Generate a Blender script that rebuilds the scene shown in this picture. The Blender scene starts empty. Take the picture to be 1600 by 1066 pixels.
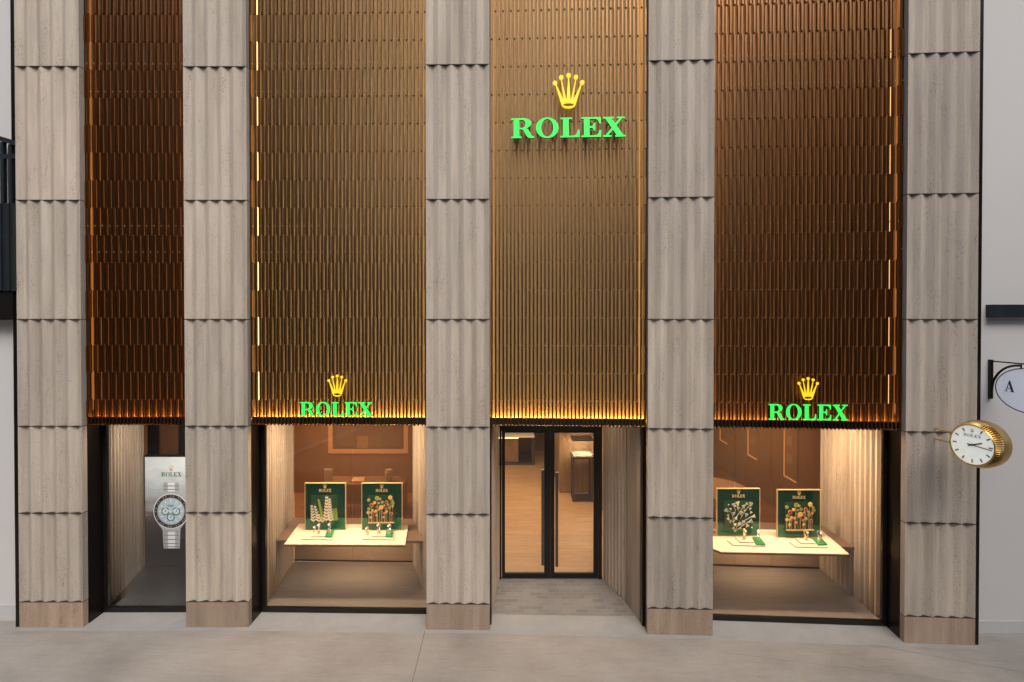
import bpy, math, random
from mathutils import Vector, Matrix
R = math.radians
random.seed(7)
C = bpy.context.scene.collection
sc = bpy.context.scene

# ------------------------------------------------------------------ camera
F = 848.0; H = 4.58; PITCH = R(0.55); HOR = 498.0
CYP = HOR + F*math.tan(PITCH)
cd = bpy.data.cameras.new('camera'); cam = bpy.data.objects.new('camera', cd); C.objects.link(cam)
cam.location = (0, 0, H); cam.rotation_euler = (R(90)-PITCH, 0, 0)
cd.sensor_width = 36; cd.lens = F/1600*36; cd.shift_y = -(533-CYP)/1600; cd.clip_end = 500
sc.camera = cam
# ------------------------------------------------------------------ world, sun, exposure
w = bpy.data.worlds.new('World'); sc.world = w; w.use_nodes = True
nt = w.node_tree; bg = nt.nodes['Background']
sky = nt.nodes.new('ShaderNodeTexSky'); sky.sky_type = 'NISHITA'; sky.sun_disc = False
SUN_E, SUN_R = R(50), R(166)
sky.sun_elevation = SUN_E; sky.sun_rotation = SUN_R; sky.air_density = 1.0; sky.dust_density = 4.0
nt.links.new(sky.outputs[0], bg.inputs[0]); bg.inputs[1].default_value = 0.12
sl = bpy.data.lights.new('sun', 'SUN'); sl.energy = 1.4; sl.angle = R(35); sl.color = (1, .96, .91)
so = bpy.data.objects.new('sun', sl); C.objects.link(so)
d = Vector((math.sin(SUN_R)*math.cos(SUN_E), math.cos(SUN_R)*math.cos(SUN_E), math.sin(SUN_E)))
so.rotation_euler = d.to_track_quat('Z', 'Y').to_euler()
sc.view_settings.view_transform = 'Standard'; sc.view_settings.look = 'None'
sc.view_settings.exposure = 0.2; sc.view_settings.gamma = 1
sc.render.engine = 'CYCLES'
sc.cycles.max_bounces = 8; sc.cycles.transparent_max_bounces = 12

# ------------------------------------------------------------------ measuring: a pixel of the survey photo to a real place
def ray(px, py):
    x = (px-800)/F; y = (CYP-py)/F
    c, s = math.cos(PITCH), math.sin(PITCH)
    return Vector((x, c + y*s, -s + y*c))
def at(px, py, D):
    r = ray(px, py); t = D/r.y
    return Vector((r.x*t, D, H + r.z*t))
def onz(px, py, z=0.0):
    r = ray(px, py); t = (z-H)/r.z
    return Vector((r.x*t, r.y*t, z))
def zat(py, D, px=800): return at(px, py, D).z

# ------------------------------------------------------------------ node materials
def mat(name):
    m = bpy.data.materials.new(name); m.use_nodes = True
    return m, m.node_tree, m.node_tree.nodes['Principled BSDF']
def simple(name, col, rough=.5, metal=0., emit=None, es=0., noise=0.0, nscale=20, bump=0.0):
    m, t, b = mat(name)
    b.inputs['Base Color'].default_value = (*col, 1); b.inputs['Roughness'].default_value = rough
    b.inputs['Metallic'].default_value = metal
    if emit: b.inputs['Emission Color'].default_value = (*emit, 1); b.inputs['Emission Strength'].default_value = es
    if noise or bump:
        tc = t.nodes.new('ShaderNodeTexCoord'); n = t.nodes.new('ShaderNodeTexNoise'); n.inputs['Scale'].default_value = nscale
        n.inputs['Detail'].default_value = 6
        t.links.new(tc.outputs['Object'], n.inputs['Vector'])
        if noise:
            mx = t.nodes.new('ShaderNodeMix'); mx.data_type = 'RGBA'
            mx.inputs['A'].default_value = (*[c*(1-noise) for c in col], 1); mx.inputs['B'].default_value = (*[c*(1+noise) for c in col], 1)
            t.links.new(n.outputs['Fac'], mx.inputs['Factor']); t.links.new(mx.outputs['Result'], b.inputs['Base Color'])
            mr = t.nodes.new('ShaderNodeMapRange'); mr.inputs['To Min'].default_value = max(0, rough-.08); mr.inputs['To Max'].default_value = rough+.08
            t.links.new(n.outputs['Fac'], mr.inputs['Value']); t.links.new(mr.outputs[0], b.inputs['Roughness'])
        if bump:
            bp = t.nodes.new('ShaderNodeBump'); bp.inputs['Strength'].default_value = bump; bp.inputs['Distance'].default_value = .004
            t.links.new(n.outputs['Fac'], bp.inputs['Height']); t.links.new(bp.outputs[0], b.inputs['Normal'])
    return m
def nz(t, vec, scale, detail=4, rough=.5, mapping=None):
    n = t.nodes.new('ShaderNodeTexNoise'); n.inputs['Scale'].default_value = scale
    n.inputs['Detail'].default_value = detail; n.inputs['Roughness'].default_value = rough
    if mapping:
        mp = t.nodes.new('ShaderNodeMapping'); mp.inputs['Scale'].default_value = mapping
        t.links.new(vec, mp.inputs['Vector']); vec = mp.outputs[0]
    t.links.new(vec, n.inputs['Vector'])
    return n.outputs['Fac']
def ramp(t, fac, stops):
    r = t.nodes.new('ShaderNodeValToRGB'); el = r.color_ramp.elements
    while len(el) < len(stops): el.new(.5)
    for e, (p, c) in zip(el, stops):
        e.position = p; e.color = (*c, 1) if len(c) == 3 else c
    t.links.new(fac, r.inputs[0]); return r.outputs[0]
def mul(t, a, b, f=1.0, mode='MULTIPLY'):
    m = t.nodes.new('ShaderNodeMix'); m.data_type = 'RGBA'; m.blend_type = mode
    m.inputs['Factor'].default_value = f
    t.links.new(a, m.inputs['A']); t.links.new(b, m.inputs['B']); return m.outputs['Result']
def objvec(t):
    tc = t.nodes.new('ShaderNodeTexCoord'); oi = t.nodes.new('ShaderNodeObjectInfo')
    m = t.nodes.new('ShaderNodeMath'); m.operation = 'MULTIPLY'; m.inputs[1].default_value = 37.0
    t.links.new(oi.outputs['Random'], m.inputs[0])
    v = t.nodes.new('ShaderNodeVectorMath'); v.operation = 'ADD'
    t.links.new(tc.outputs['Object'], v.inputs[0]); t.links.new(m.outputs[0], v.inputs[1])
    return v.outputs[0], oi.outputs['Random']
def travertine(name, lo, hi, rough=.75):
    m, t, b = mat(name); v, rnd = objvec(t)
    broad = nz(t, v, 1.0, 3, .5, (5, 5, .35)); fine = nz(t, v, 1.0, 6, .65, (55, 55, 3.2)); warp = nz(t, v, 1.0, 5, .6, (11, 11, 1.5))
    c1 = ramp(t, broad, [(.3, lo), (.7, hi)])
    c2 = ramp(t, fine, [(.3, (.91, .905, .90)), (.52, (1, 1, 1)), (.75, (1.05, 1.045, 1.03))])
    c3 = ramp(t, warp, [(.35, (.94, .94, .945)), (.5, (1, .99, .98)), (.68, (1.04, 1.03, 1.0))])
    col = mul(t, mul(t, c1, c2), c3)
    pit = nz(t, v, 1.0, 3, .7, (95, 95, 38)); zone = nz(t, v, 1.0, 2, .5, (9, 9, 1.4))
    pm = t.nodes.new('ShaderNodeMath'); pm.operation = 'MULTIPLY_ADD'; pm.inputs[1].default_value = .35
    t.links.new(zone, pm.inputs[0]); t.links.new(pit, pm.inputs[2])
    pc = ramp(t, pm.outputs[0], [(.785, (1, 1, 1)), (.85, (.50, .45, .40))])
    col = mul(t, col, pc)
    tone = ramp(t, rnd, [(0, (.85, .845, .84)), (.5, (.96, .95, .935)), (1, (1.05, 1.02, .98))])
    col = mul(t, col, tone)
    t.links.new(col, b.inputs['Base Color']); b.inputs['Roughness'].default_value = rough
    bp = t.nodes.new('ShaderNodeBump'); bp.inputs['Strength'].default_value = .5; bp.inputs['Distance'].default_value = .004
    bw = t.nodes.new('ShaderNodeRGBToBW'); t.links.new(mul(t, pc, c2), bw.inputs[0])
    t.links.new(bw.outputs[0], bp.inputs['Height']); t.links.new(bp.outputs[0], b.inputs['Normal'])
    return m
M = {}
M['trav'] = travertine('travertine', (.43, .38, .325), (.60, .545, .475))
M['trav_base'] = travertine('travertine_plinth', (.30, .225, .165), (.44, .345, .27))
M['trav_warm'] = travertine('travertine_inner', (.36, .29, .23), (.52, .44, .36))  # same travertine as the pillars, warm light mixed into its colour
M['dark'] = simple('black_bronze', (.018, .014, .011), .32, .6, noise=.25, nscale=6)
M['black'] = simple('black_metal', (.012, .011, .010), .38, .3, noise=.2, nscale=9)
M['void'] = simple('dark_channel', (.008, .005, .004), .7)
M['line'] = simple('joint_shadow_gap', (.03, .025, .02), .8)
M['cream'] = simple('cream_board', (.80, .70, .54), .5, noise=.04, nscale=8)
M['shelfbrown'] = simple('brown_shelf', (.17, .11, .07), .4, noise=.15, nscale=12)
M['gold'] = simple('gold_metal', (.75, .50, .17), .25, 1.0, noise=.06, nscale=8)
M['goldtrim'] = simple('gold_trim', (.72, .52, .26), .4, .4, noise=.06, nscale=8)
M['green_board'] = simple('green_board', (.0015, .024, .011), .08, noise=.2, nscale=3)
M['green_low'] = simple('green_board_low', (.010, .12, .05), .12, noise=.1, nscale=3)  # paler green paints the reflection low on the glossy boards
M['green_pad'] = simple('green_pad', (.03, .28, .08), .35, noise=.1, nscale=20)
M['green_inset'] = simple('green_inset', (.012, .05, .019), .25, noise=.3, nscale=9)
M['wallgrey'] = simple('painted_wall', (.60, .60, .595), .85, noise=.03, nscale=1.5, bump=.1)
M['skirt'] = simple('wall_skirting', (.52, .53, .54), .6, noise=.06, nscale=12)
M['rail'] = simple('dark_blue_steel', (.018, .024, .030), .45, .2, noise=.2, nscale=7)
M['white'] = simple('white_stone', (.8, .78, .74), .4)
M['signface'] = simple('pale_sign_enamel', (.84, .87, .95), .5, emit=(.8, .85, 1), es=.22)
M['ink'] = simple('dark_ink', (.02, .02, .02), .6)
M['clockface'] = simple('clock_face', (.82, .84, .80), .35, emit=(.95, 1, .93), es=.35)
M['clockmark'] = simple('clock_marker', (.30, .30, .24), .4)
M['led'] = simple('led_strip', (1, .8, .4), .5, emit=(1, .60, .17), es=42)
M['ledlow'] = simple('led_strip_low', (1, .8, .4), .5, emit=(1, .62, .20), es=20)
M['ledside'] = simple('led_strip_side', (1, .8, .4), .5, emit=(1, .58, .18), es=1.6)
M['ledv'] = simple('led_strip_edge', (1, .8, .4), .5, emit=(1, .66, .25), es=2.6)
M['ledw'] = simple('led_strip_warm', (1, .8, .5), .5, emit=(1, .62, .30), es=5)
M['ledcase'] = simple('case_strip', (1, .8, .5), .5, emit=(1, .66, .36), es=.7)
M['sgreen'] = simple('sign_green', (.02, .5, .06), .35, emit=(.045, 1, .10), es=.9)
M['syellow'] = simple('sign_yellow', (.8, .5, .01), .35, emit=(1, .74, .03), es=.6)
M['sgside'] = simple('sign_green_edge', (.01, .22, .05), .4)
M['gem_white'] = simple('ornament_white', (.75, .70, .58), .25, noise=.1, nscale=30)
M['gem_cream'] = simple('ornament_cream', (.62, .58, .30), .3)
M['gem_yellow'] = simple('ornament_yellow', (.75, .48, .10), .3)
M['gem_red'] = simple('ornament_red', (.45, .02, .02), .25)
M['gem_green'] = simple('ornament_green', (.25, .36, .05), .3)
M['gem_blue'] = simple('ornament_blue', (.16, .34, .52), .3)
M['gem_pink'] = simple('ornament_pink', (.45, .33, .26), .3)
M['steel'] = simple('watch_steel', (.62, .62, .60), .25, .8)
M['pewter'] = simple('pewter', (.14, .12, .10), .35, .9)
M['spot'] = simple('lit_lamp', (1, .9, .7), .5, emit=(1, .72, .42), es=6)

def bronze(name, lo, hi):
    m, t, b = mat(name); v, rnd = objvec(t)
    n = nz(t, v, 1.0, 4, .55, (30, 30, .8))
    t.links.new(ramp(t, n, [(.3, lo), (.7, hi)]), b.inputs['Base Color'])
    b.inputs['Metallic'].default_value = 1; b.inputs['Roughness'].default_value = .30
    return m
M['bronze'] = bronze('bronze_slats', (.20, .11, .048), (.28, .165, .08)); M['copper'] = bronze('dark_copper_slats', (.20, .098, .042), (.29, .15, .068))  # second tone is darker and redder: outer slats and every fringe
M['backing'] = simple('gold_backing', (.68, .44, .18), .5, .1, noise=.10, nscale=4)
M['backdark'] = simple('copper_backing', (.46, .22, .075), .5, .2, noise=.12, nscale=4)  # darker, redder backing tone for the two outer screens

def paving():
    m, t, b = mat('street_paving')
    tc = t.nodes.new('ShaderNodeTexCoord'); v = tc.outputs['Object']
    big = nz(t, v, .9, 5, .6); mid = nz(t, v, 1.0, 5, .6, (1.3, 7, 1)); fine = nz(t, v, 170, 3, .7); sp = nz(t, v, 26, 6, .7)
    c = ramp(t, big, [(.28, (.27, .252, .228)), (.5, (.34, .318, .29)), (.72, (.39, .368, .338))])
    c = mul(t, c, ramp(t, mid, [(.3, (.93, .92, .91)), (.6, (1, 1, 1)), (.8, (1.06, 1.06, 1.06))]))
    c = mul(t, c, ramp(t, fine, [(.3, (.82, .82, .82)), (.65, (1.1, 1.1, 1.1))]))
    c = mul(t, c, ramp(t, sp, [(.3, (.90, .89, .87)), (.5, (1, 1, 1))]))
    st = nz(t, v, 1.7, 6, .62); c = mul(t, c, ramp(t, st, [(.26, (.86, .84, .81)), (.36, (.97, .965, .96)), (.5, (1, 1, 1))]))
    sc_ = nz(t, v, 1.0, 6, .75, (3.0, 26, 1)); c = mul(t, c, ramp(t, sc_, [(.32, (.90, .89, .87)), (.48, (1, 1, 1)), (.70, (1.05, 1.05, 1.05))]))
    t.links.new(c, b.inputs['Base Color'])
    rr = ramp(t, big, [(.3, (.42,)*3), (.7, (.62,)*3)]); t.links.new(rr, b.inputs['Roughness'])
    bp = t.nodes.new('ShaderNodeBump'); bp.inputs['Strength'].default_value = .35; bp.inputs['Distance'].default_value = .003
    t.links.new(fine, bp.inputs['Height']); t.links.new(bp.outputs[0], b.inputs['Normal'])
    return m
M['paving'] = paving()
def granite():
    m, t, b = mat('granite_threshold'); tc = t.nodes.new('ShaderNodeTexCoord'); v = tc.outputs['Object']
    c = ramp(t, nz(t, v, 230, 3, .7), [(.3, (.22, .22, .215)), (.5, (.345, .345, .335)), (.7, (.46, .455, .445))])
    c = mul(t, c, ramp(t, nz(t, v, 3, 4, .6), [(.3, (.9, .9, .9)), (.7, (1.05, 1.05, 1.05))]))
    t.links.new(c, b.inputs['Base Color']); b.inputs['Roughness'].default_value = .55
    return m
M['granite'] = granite()
def tiles():
    m, t, b = mat('brick_tiles'); tc = t.nodes.new('ShaderNodeTexCoord'); v = tc.outputs['Object']
    br = t.nodes.new('ShaderNodeTexBrick'); br.inputs['Scale'].default_value = 1
    br.inputs['Brick Width'].default_value = .20; br.inputs['Row Height'].default_value = .105
    br.inputs['Mortar Size'].default_value = .004; br.inputs['Bias'].default_value = .0
    br.inputs['Color1'].default_value = (.20, .185, .175, 1); br.inputs['Color2'].default_value = (.27, .25, .235, 1); br.inputs['Mortar'].default_value = (.29, .275, .26, 1)
    t.links.new(v, br.inputs['Vector'])
    c = mul(t, br.outputs['Color'], ramp(t, nz(t, v, 90, 4, .7), [(.3, (.8, .8, .8)), (.7, (1.15, 1.15, 1.15))]))
    t.links.new(c, b.inputs['Base Color']); b.inputs['Roughness'].default_value = .65
    return m
M['tiles'] = tiles()
def wood(name, lo, hi, sx=(1.2, 14, 14), rough=.45, plank=True):
    m, t, b = mat(name); tc = t.nodes.new('ShaderNodeTexCoord'); v = tc.outputs['Object']
    c = ramp(t, nz(t, v, 1.0, 6, .65, sx), [(.3, lo), (.7, hi)])
    c = mul(t, c, ramp(t, nz(t, v, 1.0, 4, .6, tuple(s*5 for s in sx)), [(.35, (.86, .84, .8)), (.6, (1, 1, 1))]))
    if plank:
        br = t.nodes.new('ShaderNodeTexBrick'); br.inputs['Scale'].default_value = 1
        br.inputs['Brick Width'].default_value = 1.9; br.inputs['Row Height'].default_value = .19; br.inputs['Mortar Size'].default_value = .003
        br.inputs['Color1'].default_value = (.93, .93, .93, 1); br.inputs['Color2'].default_value = (1.05, 1.05, 1.05, 1); br.inputs['Mortar'].default_value = (.75, .7, .65, 1)
        t.links.new(v, br.inputs['Vector']); c = mul(t, c, br.outputs['Color'])
    t.links.new(c, b.inputs['Base Color']); b.inputs['Roughness'].default_value = rough
    return m
M['woodfloor'] = wood('oak_floor', (.34, .19, .085), (.50, .30, .15))
M['woodwall'] = wood('oak_wall', (.20, .11, .055), (.30, .18, .09), (12, 12, 1.2), .5, False)
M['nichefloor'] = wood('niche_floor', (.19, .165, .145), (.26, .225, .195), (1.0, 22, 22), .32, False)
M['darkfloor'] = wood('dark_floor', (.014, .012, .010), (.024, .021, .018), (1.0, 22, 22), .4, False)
M['backpanel'] = wood('taupe_panel', (.25, .17, .11), (.32, .225, .15), (1.5, 30, 30), .5, False)

def glass(name, tint=(1, 1, 1), refl=1.0, haze=None):
    m = bpy.data.materials.new(name); m.use_nodes = True; t = m.node_tree
    t.nodes.remove(t.nodes['Principled BSDF']); out = t.nodes['Material Output']
    tr = t.nodes.new('ShaderNodeBsdfTransparent'); tr.inputs[0].default_value = (*tint, 1)
    gl = t.nodes.new('ShaderNodeBsdfGlossy'); gl.inputs['Roughness'].default_value = .01
    fr = t.nodes.new('ShaderNodeFresnel'); fr.inputs[0].default_value = 1.5
    mm = t.nodes.new('ShaderNodeMath'); mm.operation = 'MULTIPLY'; mm.inputs[1].default_value = refl
    mx = t.nodes.new('ShaderNodeMixShader'); t.links.new(fr.outputs[0], mm.inputs[0]); t.links.new(mm.outputs[0], mx.inputs[0])
    t.links.new(tr.outputs[0], mx.inputs[1]); t.links.new(gl.outputs[0], mx.inputs[2])
    last = mx.outputs[0]
    if haze:
        df = t.nodes.new('ShaderNodeBsdfDiffuse'); df.inputs[0].default_value = (*haze[:3], 1)
        m2 = t.nodes.new('ShaderNodeMixShader'); m2.inputs[0].default_value = haze[3]
        t.links.new(last, m2.inputs[1]); t.links.new(df.outputs[0], m2.inputs[2]); last = m2.outputs[0]
    t.links.new(last, out.inputs['Surface'])
    return m
M['glass'] = glass('window_glass', (.95, .95, .94), .8)
M['tintglass'] = glass('tinted_back_glass', (.82, .64, .48), .5, (.22, .14, .085, .22))
M['clearglass'] = glass('clear_glass', (.96, .97, .96), .8)

# ------------------------------------------------------------------ mesh collector
class MB:
    def __init__(s, m=None): s.v = []; s.f = []; s.m = m or Matrix.Identity(4); s.mi = []; s.cur = 0
    def add(s, vs, fs):
        o = len(s.v); s.v += [s.m @ Vector(p) for p in vs]; s.f += [tuple(i+o for i in f) for f in fs]; s.mi += [s.cur]*len(fs); return s
    def box(s, a, b):
        x0, x1 = sorted((a[0], b[0])); y0, y1 = sorted((a[1], b[1])); z0, z1 = sorted((a[2], b[2]))
        return s.add([(x0,y0,z0),(x1,y0,z0),(x1,y1,z0),(x0,y1,z0),(x0,y0,z1),(x1,y0,z1),(x1,y1,z1),(x0,y1,z1)],
              [(3,2,1,0),(4,5,6,7),(0,1,5,4),(1,2,6,5),(2,3,7,6),(3,0,4,7)])
    def prism(s, poly, z0, z1):           # poly of (x,y) counter-clockwise
        n = len(poly)
        return s.add([(x, y, z0) for x, y in poly]+[(x, y, z1) for x, y in poly],
              [tuple(range(n-1, -1, -1)), tuple(range(n, 2*n))]+[(i, (i+1) % n, (i+1) % n+n, i+n) for i in range(n)])
    def tube(s, pts, r, n=8, cap=True):
        pts = [Vector(p) for p in pts]; rings = []; base = len(s.v)
        for i, p in enumerate(pts):
            dd = (pts[min(i+1, len(pts)-1)]-pts[max(i-1, 0)]).normalized()
            up = Vector((0, 0, 1)) if abs(dd.z) < .9 else Vector((1, 0, 0))
            a = dd.cross(up).normalized(); b = dd.cross(a)
            rings.append([p+(a*math.cos(2*math.pi*k/n)+b*math.sin(2*math.pi*k/n))*r for k in range(n)])
        vs = [q for rg in rings for q in rg]; fs = []
        for i in range(len(pts)-1):
            for k in range(n): fs.append((i*n+k, i*n+(k+1) % n, (i+1)*n+(k+1) % n, (i+1)*n+k))
        if cap: fs += [tuple(range(n-1, -1, -1)), tuple(range((len(pts)-1)*n, len(pts)*n))]
        return s.add(vs, fs)
    def cyl(s, p, q, r, n=16): return s.tube([p, q], r, n)
    def lathe(s, prof, n=48):             # profile (r, h) about local z
        vs = []; fs = []
        for r, h in prof:
            for k in range(n): vs.append((r*math.cos(2*math.pi*k/n), r*math.sin(2*math.pi*k/n), h))
        for i in range(len(prof)-1):
            for k in range(n): fs.append((i*n+k, i*n+(k+1) % n, (i+1)*n+(k+1) % n, (i+1)*n+k))
        return s.add(vs, fs)
MATW = {}
def link(name, mb, material, parent=None, smooth=False, origin=None):
    me = bpy.data.meshes.new(name)
    if parent is not None: inv = MATW[parent.name].inverted(); vs = [inv @ v for v in mb.v]; loc = None
    else:
        if origin is None:
            xs = [v.x for v in mb.v]; ys = [v.y for v in mb.v]; zs = [v.z for v in mb.v]
            origin = Vector(((min(xs)+max(xs))/2, (min(ys)+max(ys))/2, min(zs)))
        vs = [v-origin for v in mb.v]
    me.from_pydata(vs, [], mb.f)
    for mm in (material if isinstance(material, (list, tuple)) else [material]): me.materials.append(mm)
    for p, i in zip(me.polygons, mb.mi): p.material_index = i; p.use_smooth = smooth
    me.update()
    import bmesh
    b = bmesh.new(); b.from_mesh(me); bmesh.ops.recalc_face_normals(b, faces=b.faces); b.to_mesh(me); b.free()
    o = bpy.data.objects.new(name, me); C.objects.link(o)
    if parent is not None: o.parent = parent; MATW[o.name] = MATW[parent.name]
    else: o.location = origin; MATW[o.name] = Matrix.Translation(origin)
    if smooth:
        try: me.set_sharp_from_angle(angle=R(35))
        except Exception: pass
    return o
def thing(name, label, cat, loc, rz=0, group=None):
    o = bpy.data.objects.new(name, None); C.objects.link(o); o.location = loc; o.rotation_euler = (0, 0, rz); o.empty_display_size = .2
    MATW[o.name] = Matrix.Translation(Vector(loc)) @ Matrix.Rotation(rz, 4, 'Z')
    return tag(o, label, cat, group)
def tag(o, label, cat, group=None):
    o['label'] = label; o['category'] = cat
    if group: o['group'] = group
    return o
def struct(o): o['kind'] = 'structure'; return o
def frame(a, b):                           # matrix: x along a->b on plan, -y towards street, z up, origin a at z 0
    an = math.atan2(b.y-a.y, b.x-a.x)
    return Matrix.Translation(Vector((a.x, a.y, 0))) @ Matrix.Rotation(an, 4, 'Z'), (Vector((b.x, b.y))-Vector((a.x, a.y))).length, an
# ------------------------------------------------------------------ flat outlines with thickness (letters, crown)
def arc(cx, cy, rx, ry, a0, a1, n=14):
    return [(cx+rx*math.cos(R(a0+(a1-a0)*i/n)), cy+ry*math.sin(R(a0+(a1-a0)*i/n))) for i in range(n+1)]
def ell(cx, cy, rx, ry, n=40): return arc(cx, cy, rx, ry, 0, 360, n)[:-1]
def inter(a, b, c, d):
    x1, y1 = a; x2, y2 = b; x3, y3 = c; x4, y4 = d
    k = (x1-x2)*(y3-y4)-(y1-y2)*(x3-x4)
    return (((x1*y2-y1*x2)*(x3-x4)-(x1-x2)*(x3*y4-y3*x4))/k, ((x1*y2-y1*x2)*(y3-y4)-(y1-y2)*(x3*y4-y3*x4))/k)
def glyphX():
    s = .075; TL0, TL1 = (.10, 1-s), (.40, 1-s); BR0, BR1 = (.66, s), (.97, s); BL0, BL1 = (.12, s), (.235, s); TR0, TR1 = (.79, 1-s), (.905, 1-s)
    top = inter(TL1, BR1, BL0, TR0); rgt = inter(TL1, BR1, BL1, TR1); bot = inter(TL0, BR0, BL1, TR1); lft = inter(TL0, BR0, BL0, TR0)
    return [[(0, 1), (0, 1-s), TL0, lft, BL0, (0, s), (0, 0), (.40, 0), (.40, s), BL1, bot, BR0, (.58, s), (.58, 0), (1.08, 0), (1.08, s), BR1, rgt, TR1, (1.04, 1-s), (1.04, 1), (.66, 1), (.66, 1-s), TR0, top, TL1, (.50, 1-s), (.50, 1)]]
G = {
 'R': (1.12, [[(0, 0), (.50, 0), (.50, .075), (.39, .075), (.39, .45), (.50, .45)] + [(.60, .40), (.68, .25), (.76, .10), (.86, .01), (.98, -.01), (1.12, .0), (1.12, .075), (1.04, .08), (.98, .14), (.92, .28), (.84, .41), (.74, .485)]
      + arc(.62, .745, .36, .255, -60, 90, 12) + [(0, 1), (0, .925), (.12, .925), (.12, .075), (0, .075)],
      [(.39, .925), (.55, .925)] + arc(.55, .72, .16, .205, 80, -80, 10) + [(.39, .515)]]),
 'O': (1.10, [ell(.55, .5, .55, .52), ell(.55, .5, .295, .455)]),
 'L': (.92, [[(0, 0), (.92, 0), (.92, .38), (.85, .38), (.82, .22), (.72, .10), (.55, .075), (.39, .075), (.39, .925), (.54, .925), (.54, 1), (0, 1), (0, .925), (.12, .925), (.12, .075), (0, .075)]]),
 'E': (.96, [[(0, 0), (.95, 0), (.96, .34), (.89, .34), (.84, .18), (.72, .085), (.55, .075), (.39, .075), (.39, .465), (.52, .465), (.58, .42), (.60, .32), (.67, .32), (.67, .71), (.60, .71), (.58, .60), (.52, .545), (.39, .545), (.39, .925), (.58, .925), (.74, .90), (.84, .80), (.86, .68), (.93, .68), (.93, 1), (0, 1), (0, .925), (.12, .925), (.12, .075), (0, .075)]]),
 'X': (1.08, glyphX()),
 'A': (1.0, [[(0, 0), (.30, 0), (.30, .03), (.19, .03), (.275, .29), (.60, .29), (.69, .03), (.56, .03), (.56, 0), (1.0, 0), (1.0, .03), (.90, .03), (.54, 1), (.48, 1), (.13, .03), (0, .03)],
      [(.295, .33), (.43, .76), (.585, .33)]]),
}
def outline(loops, depth, m, mb):           # loops in local x,y ; extruded -depth/2..depth/2 along local z, placed by m
    cu = bpy.data.curves.new('tmp', 'CURVE'); cu.dimensions = '2D'; cu.fill_mode = 'BOTH' if depth > 0 else 'FRONT'; cu.extrude = depth/2
    for lp in loops:
        sp = cu.splines.new('POLY'); sp.points.add(len(lp)-1); sp.use_cyclic_u = True
        for p, (x, y) in zip(sp.points, lp): p.co = (x, y, 0, 1)
    o = bpy.data.objects.new('tmp', cu); C.objects.link(o)
    me = bpy.data.meshes.new_from_object(o)
    mb.m = m; mb.add([v.co[:] for v in me.vertices], [tuple(p.vertices) for p in me.polygons])
    bpy.data.objects.remove(o); bpy.data.curves.remove(cu); bpy.data.meshes.remove(me)
    return mb
def sc2(loops, s, ox, oy): return [[(x*s+ox, y*s+oy) for x, y in lp] for lp in loops]
def text_layout(txt, width, gap=.10):
    tot = sum(G[c][0] for c in txt)+gap*(len(txt)-1); s = width/tot; x = -width/2; out = []
    for c in txt: out.append((c, x)); x += (G[c][0]+gap)*s
    return s, out
CR = [(692,497),(635,307),(641,304),(714,456),(687,262),(693,260),(738,460),(753,245),(761,245),(776,460),(821,260),(827,262),(800,456),(873,304),(879,307),(822,497)]
def crown_loops():                          # height about 1, centred on x
    k = 300.; f = lambda p: ((p[0]-757)/k, (532-p[1])/k)
    body = [f(p) for p in CR] + [f(p) for p in [(810,516),(790,527),(757,532),(724,527),(704,516)]]
    hole = ell(0, (532-497)/k, 53/k, 16/k, 24)
    balls = [ell((x-757)/k, (532-y)/k, 20/k, 20/k, 18) for x, y in [(632,297),(690,247),(757,230),(824,247),(882,297)]]
    return body, hole, balls
def vert(p, ry=0): # matrix for an outline standing upright facing -Y rotated by rz
    return Matrix.Translation(p) @ Matrix.Rotation(ry, 4, 'Z') @ Matrix.Rotation(R(90), 4, 'X')
def crown_mb(mb, m, size, depth):
    body, hole, balls = crown_loops()
    s = size
    outline([[(x*s, y*s) for x, y in body], [(x*s, y*s) for x, y in hole]], depth, m, mb)
    for bl in balls: outline([[(x*s, y*s) for x, y in bl]], depth*1.25 if depth else 0, m @ Matrix.Translation((0, 0, 0 if depth else .0004)), mb)
    return mb

# ================================================================== SETTING
g = MB(); g.add([(-60,-40,0),(60,-40,0),(60,60,0),(-60,60,0)], [(0,1,2,3)])
struct(link('street_paving', g, M['paving']))

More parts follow.
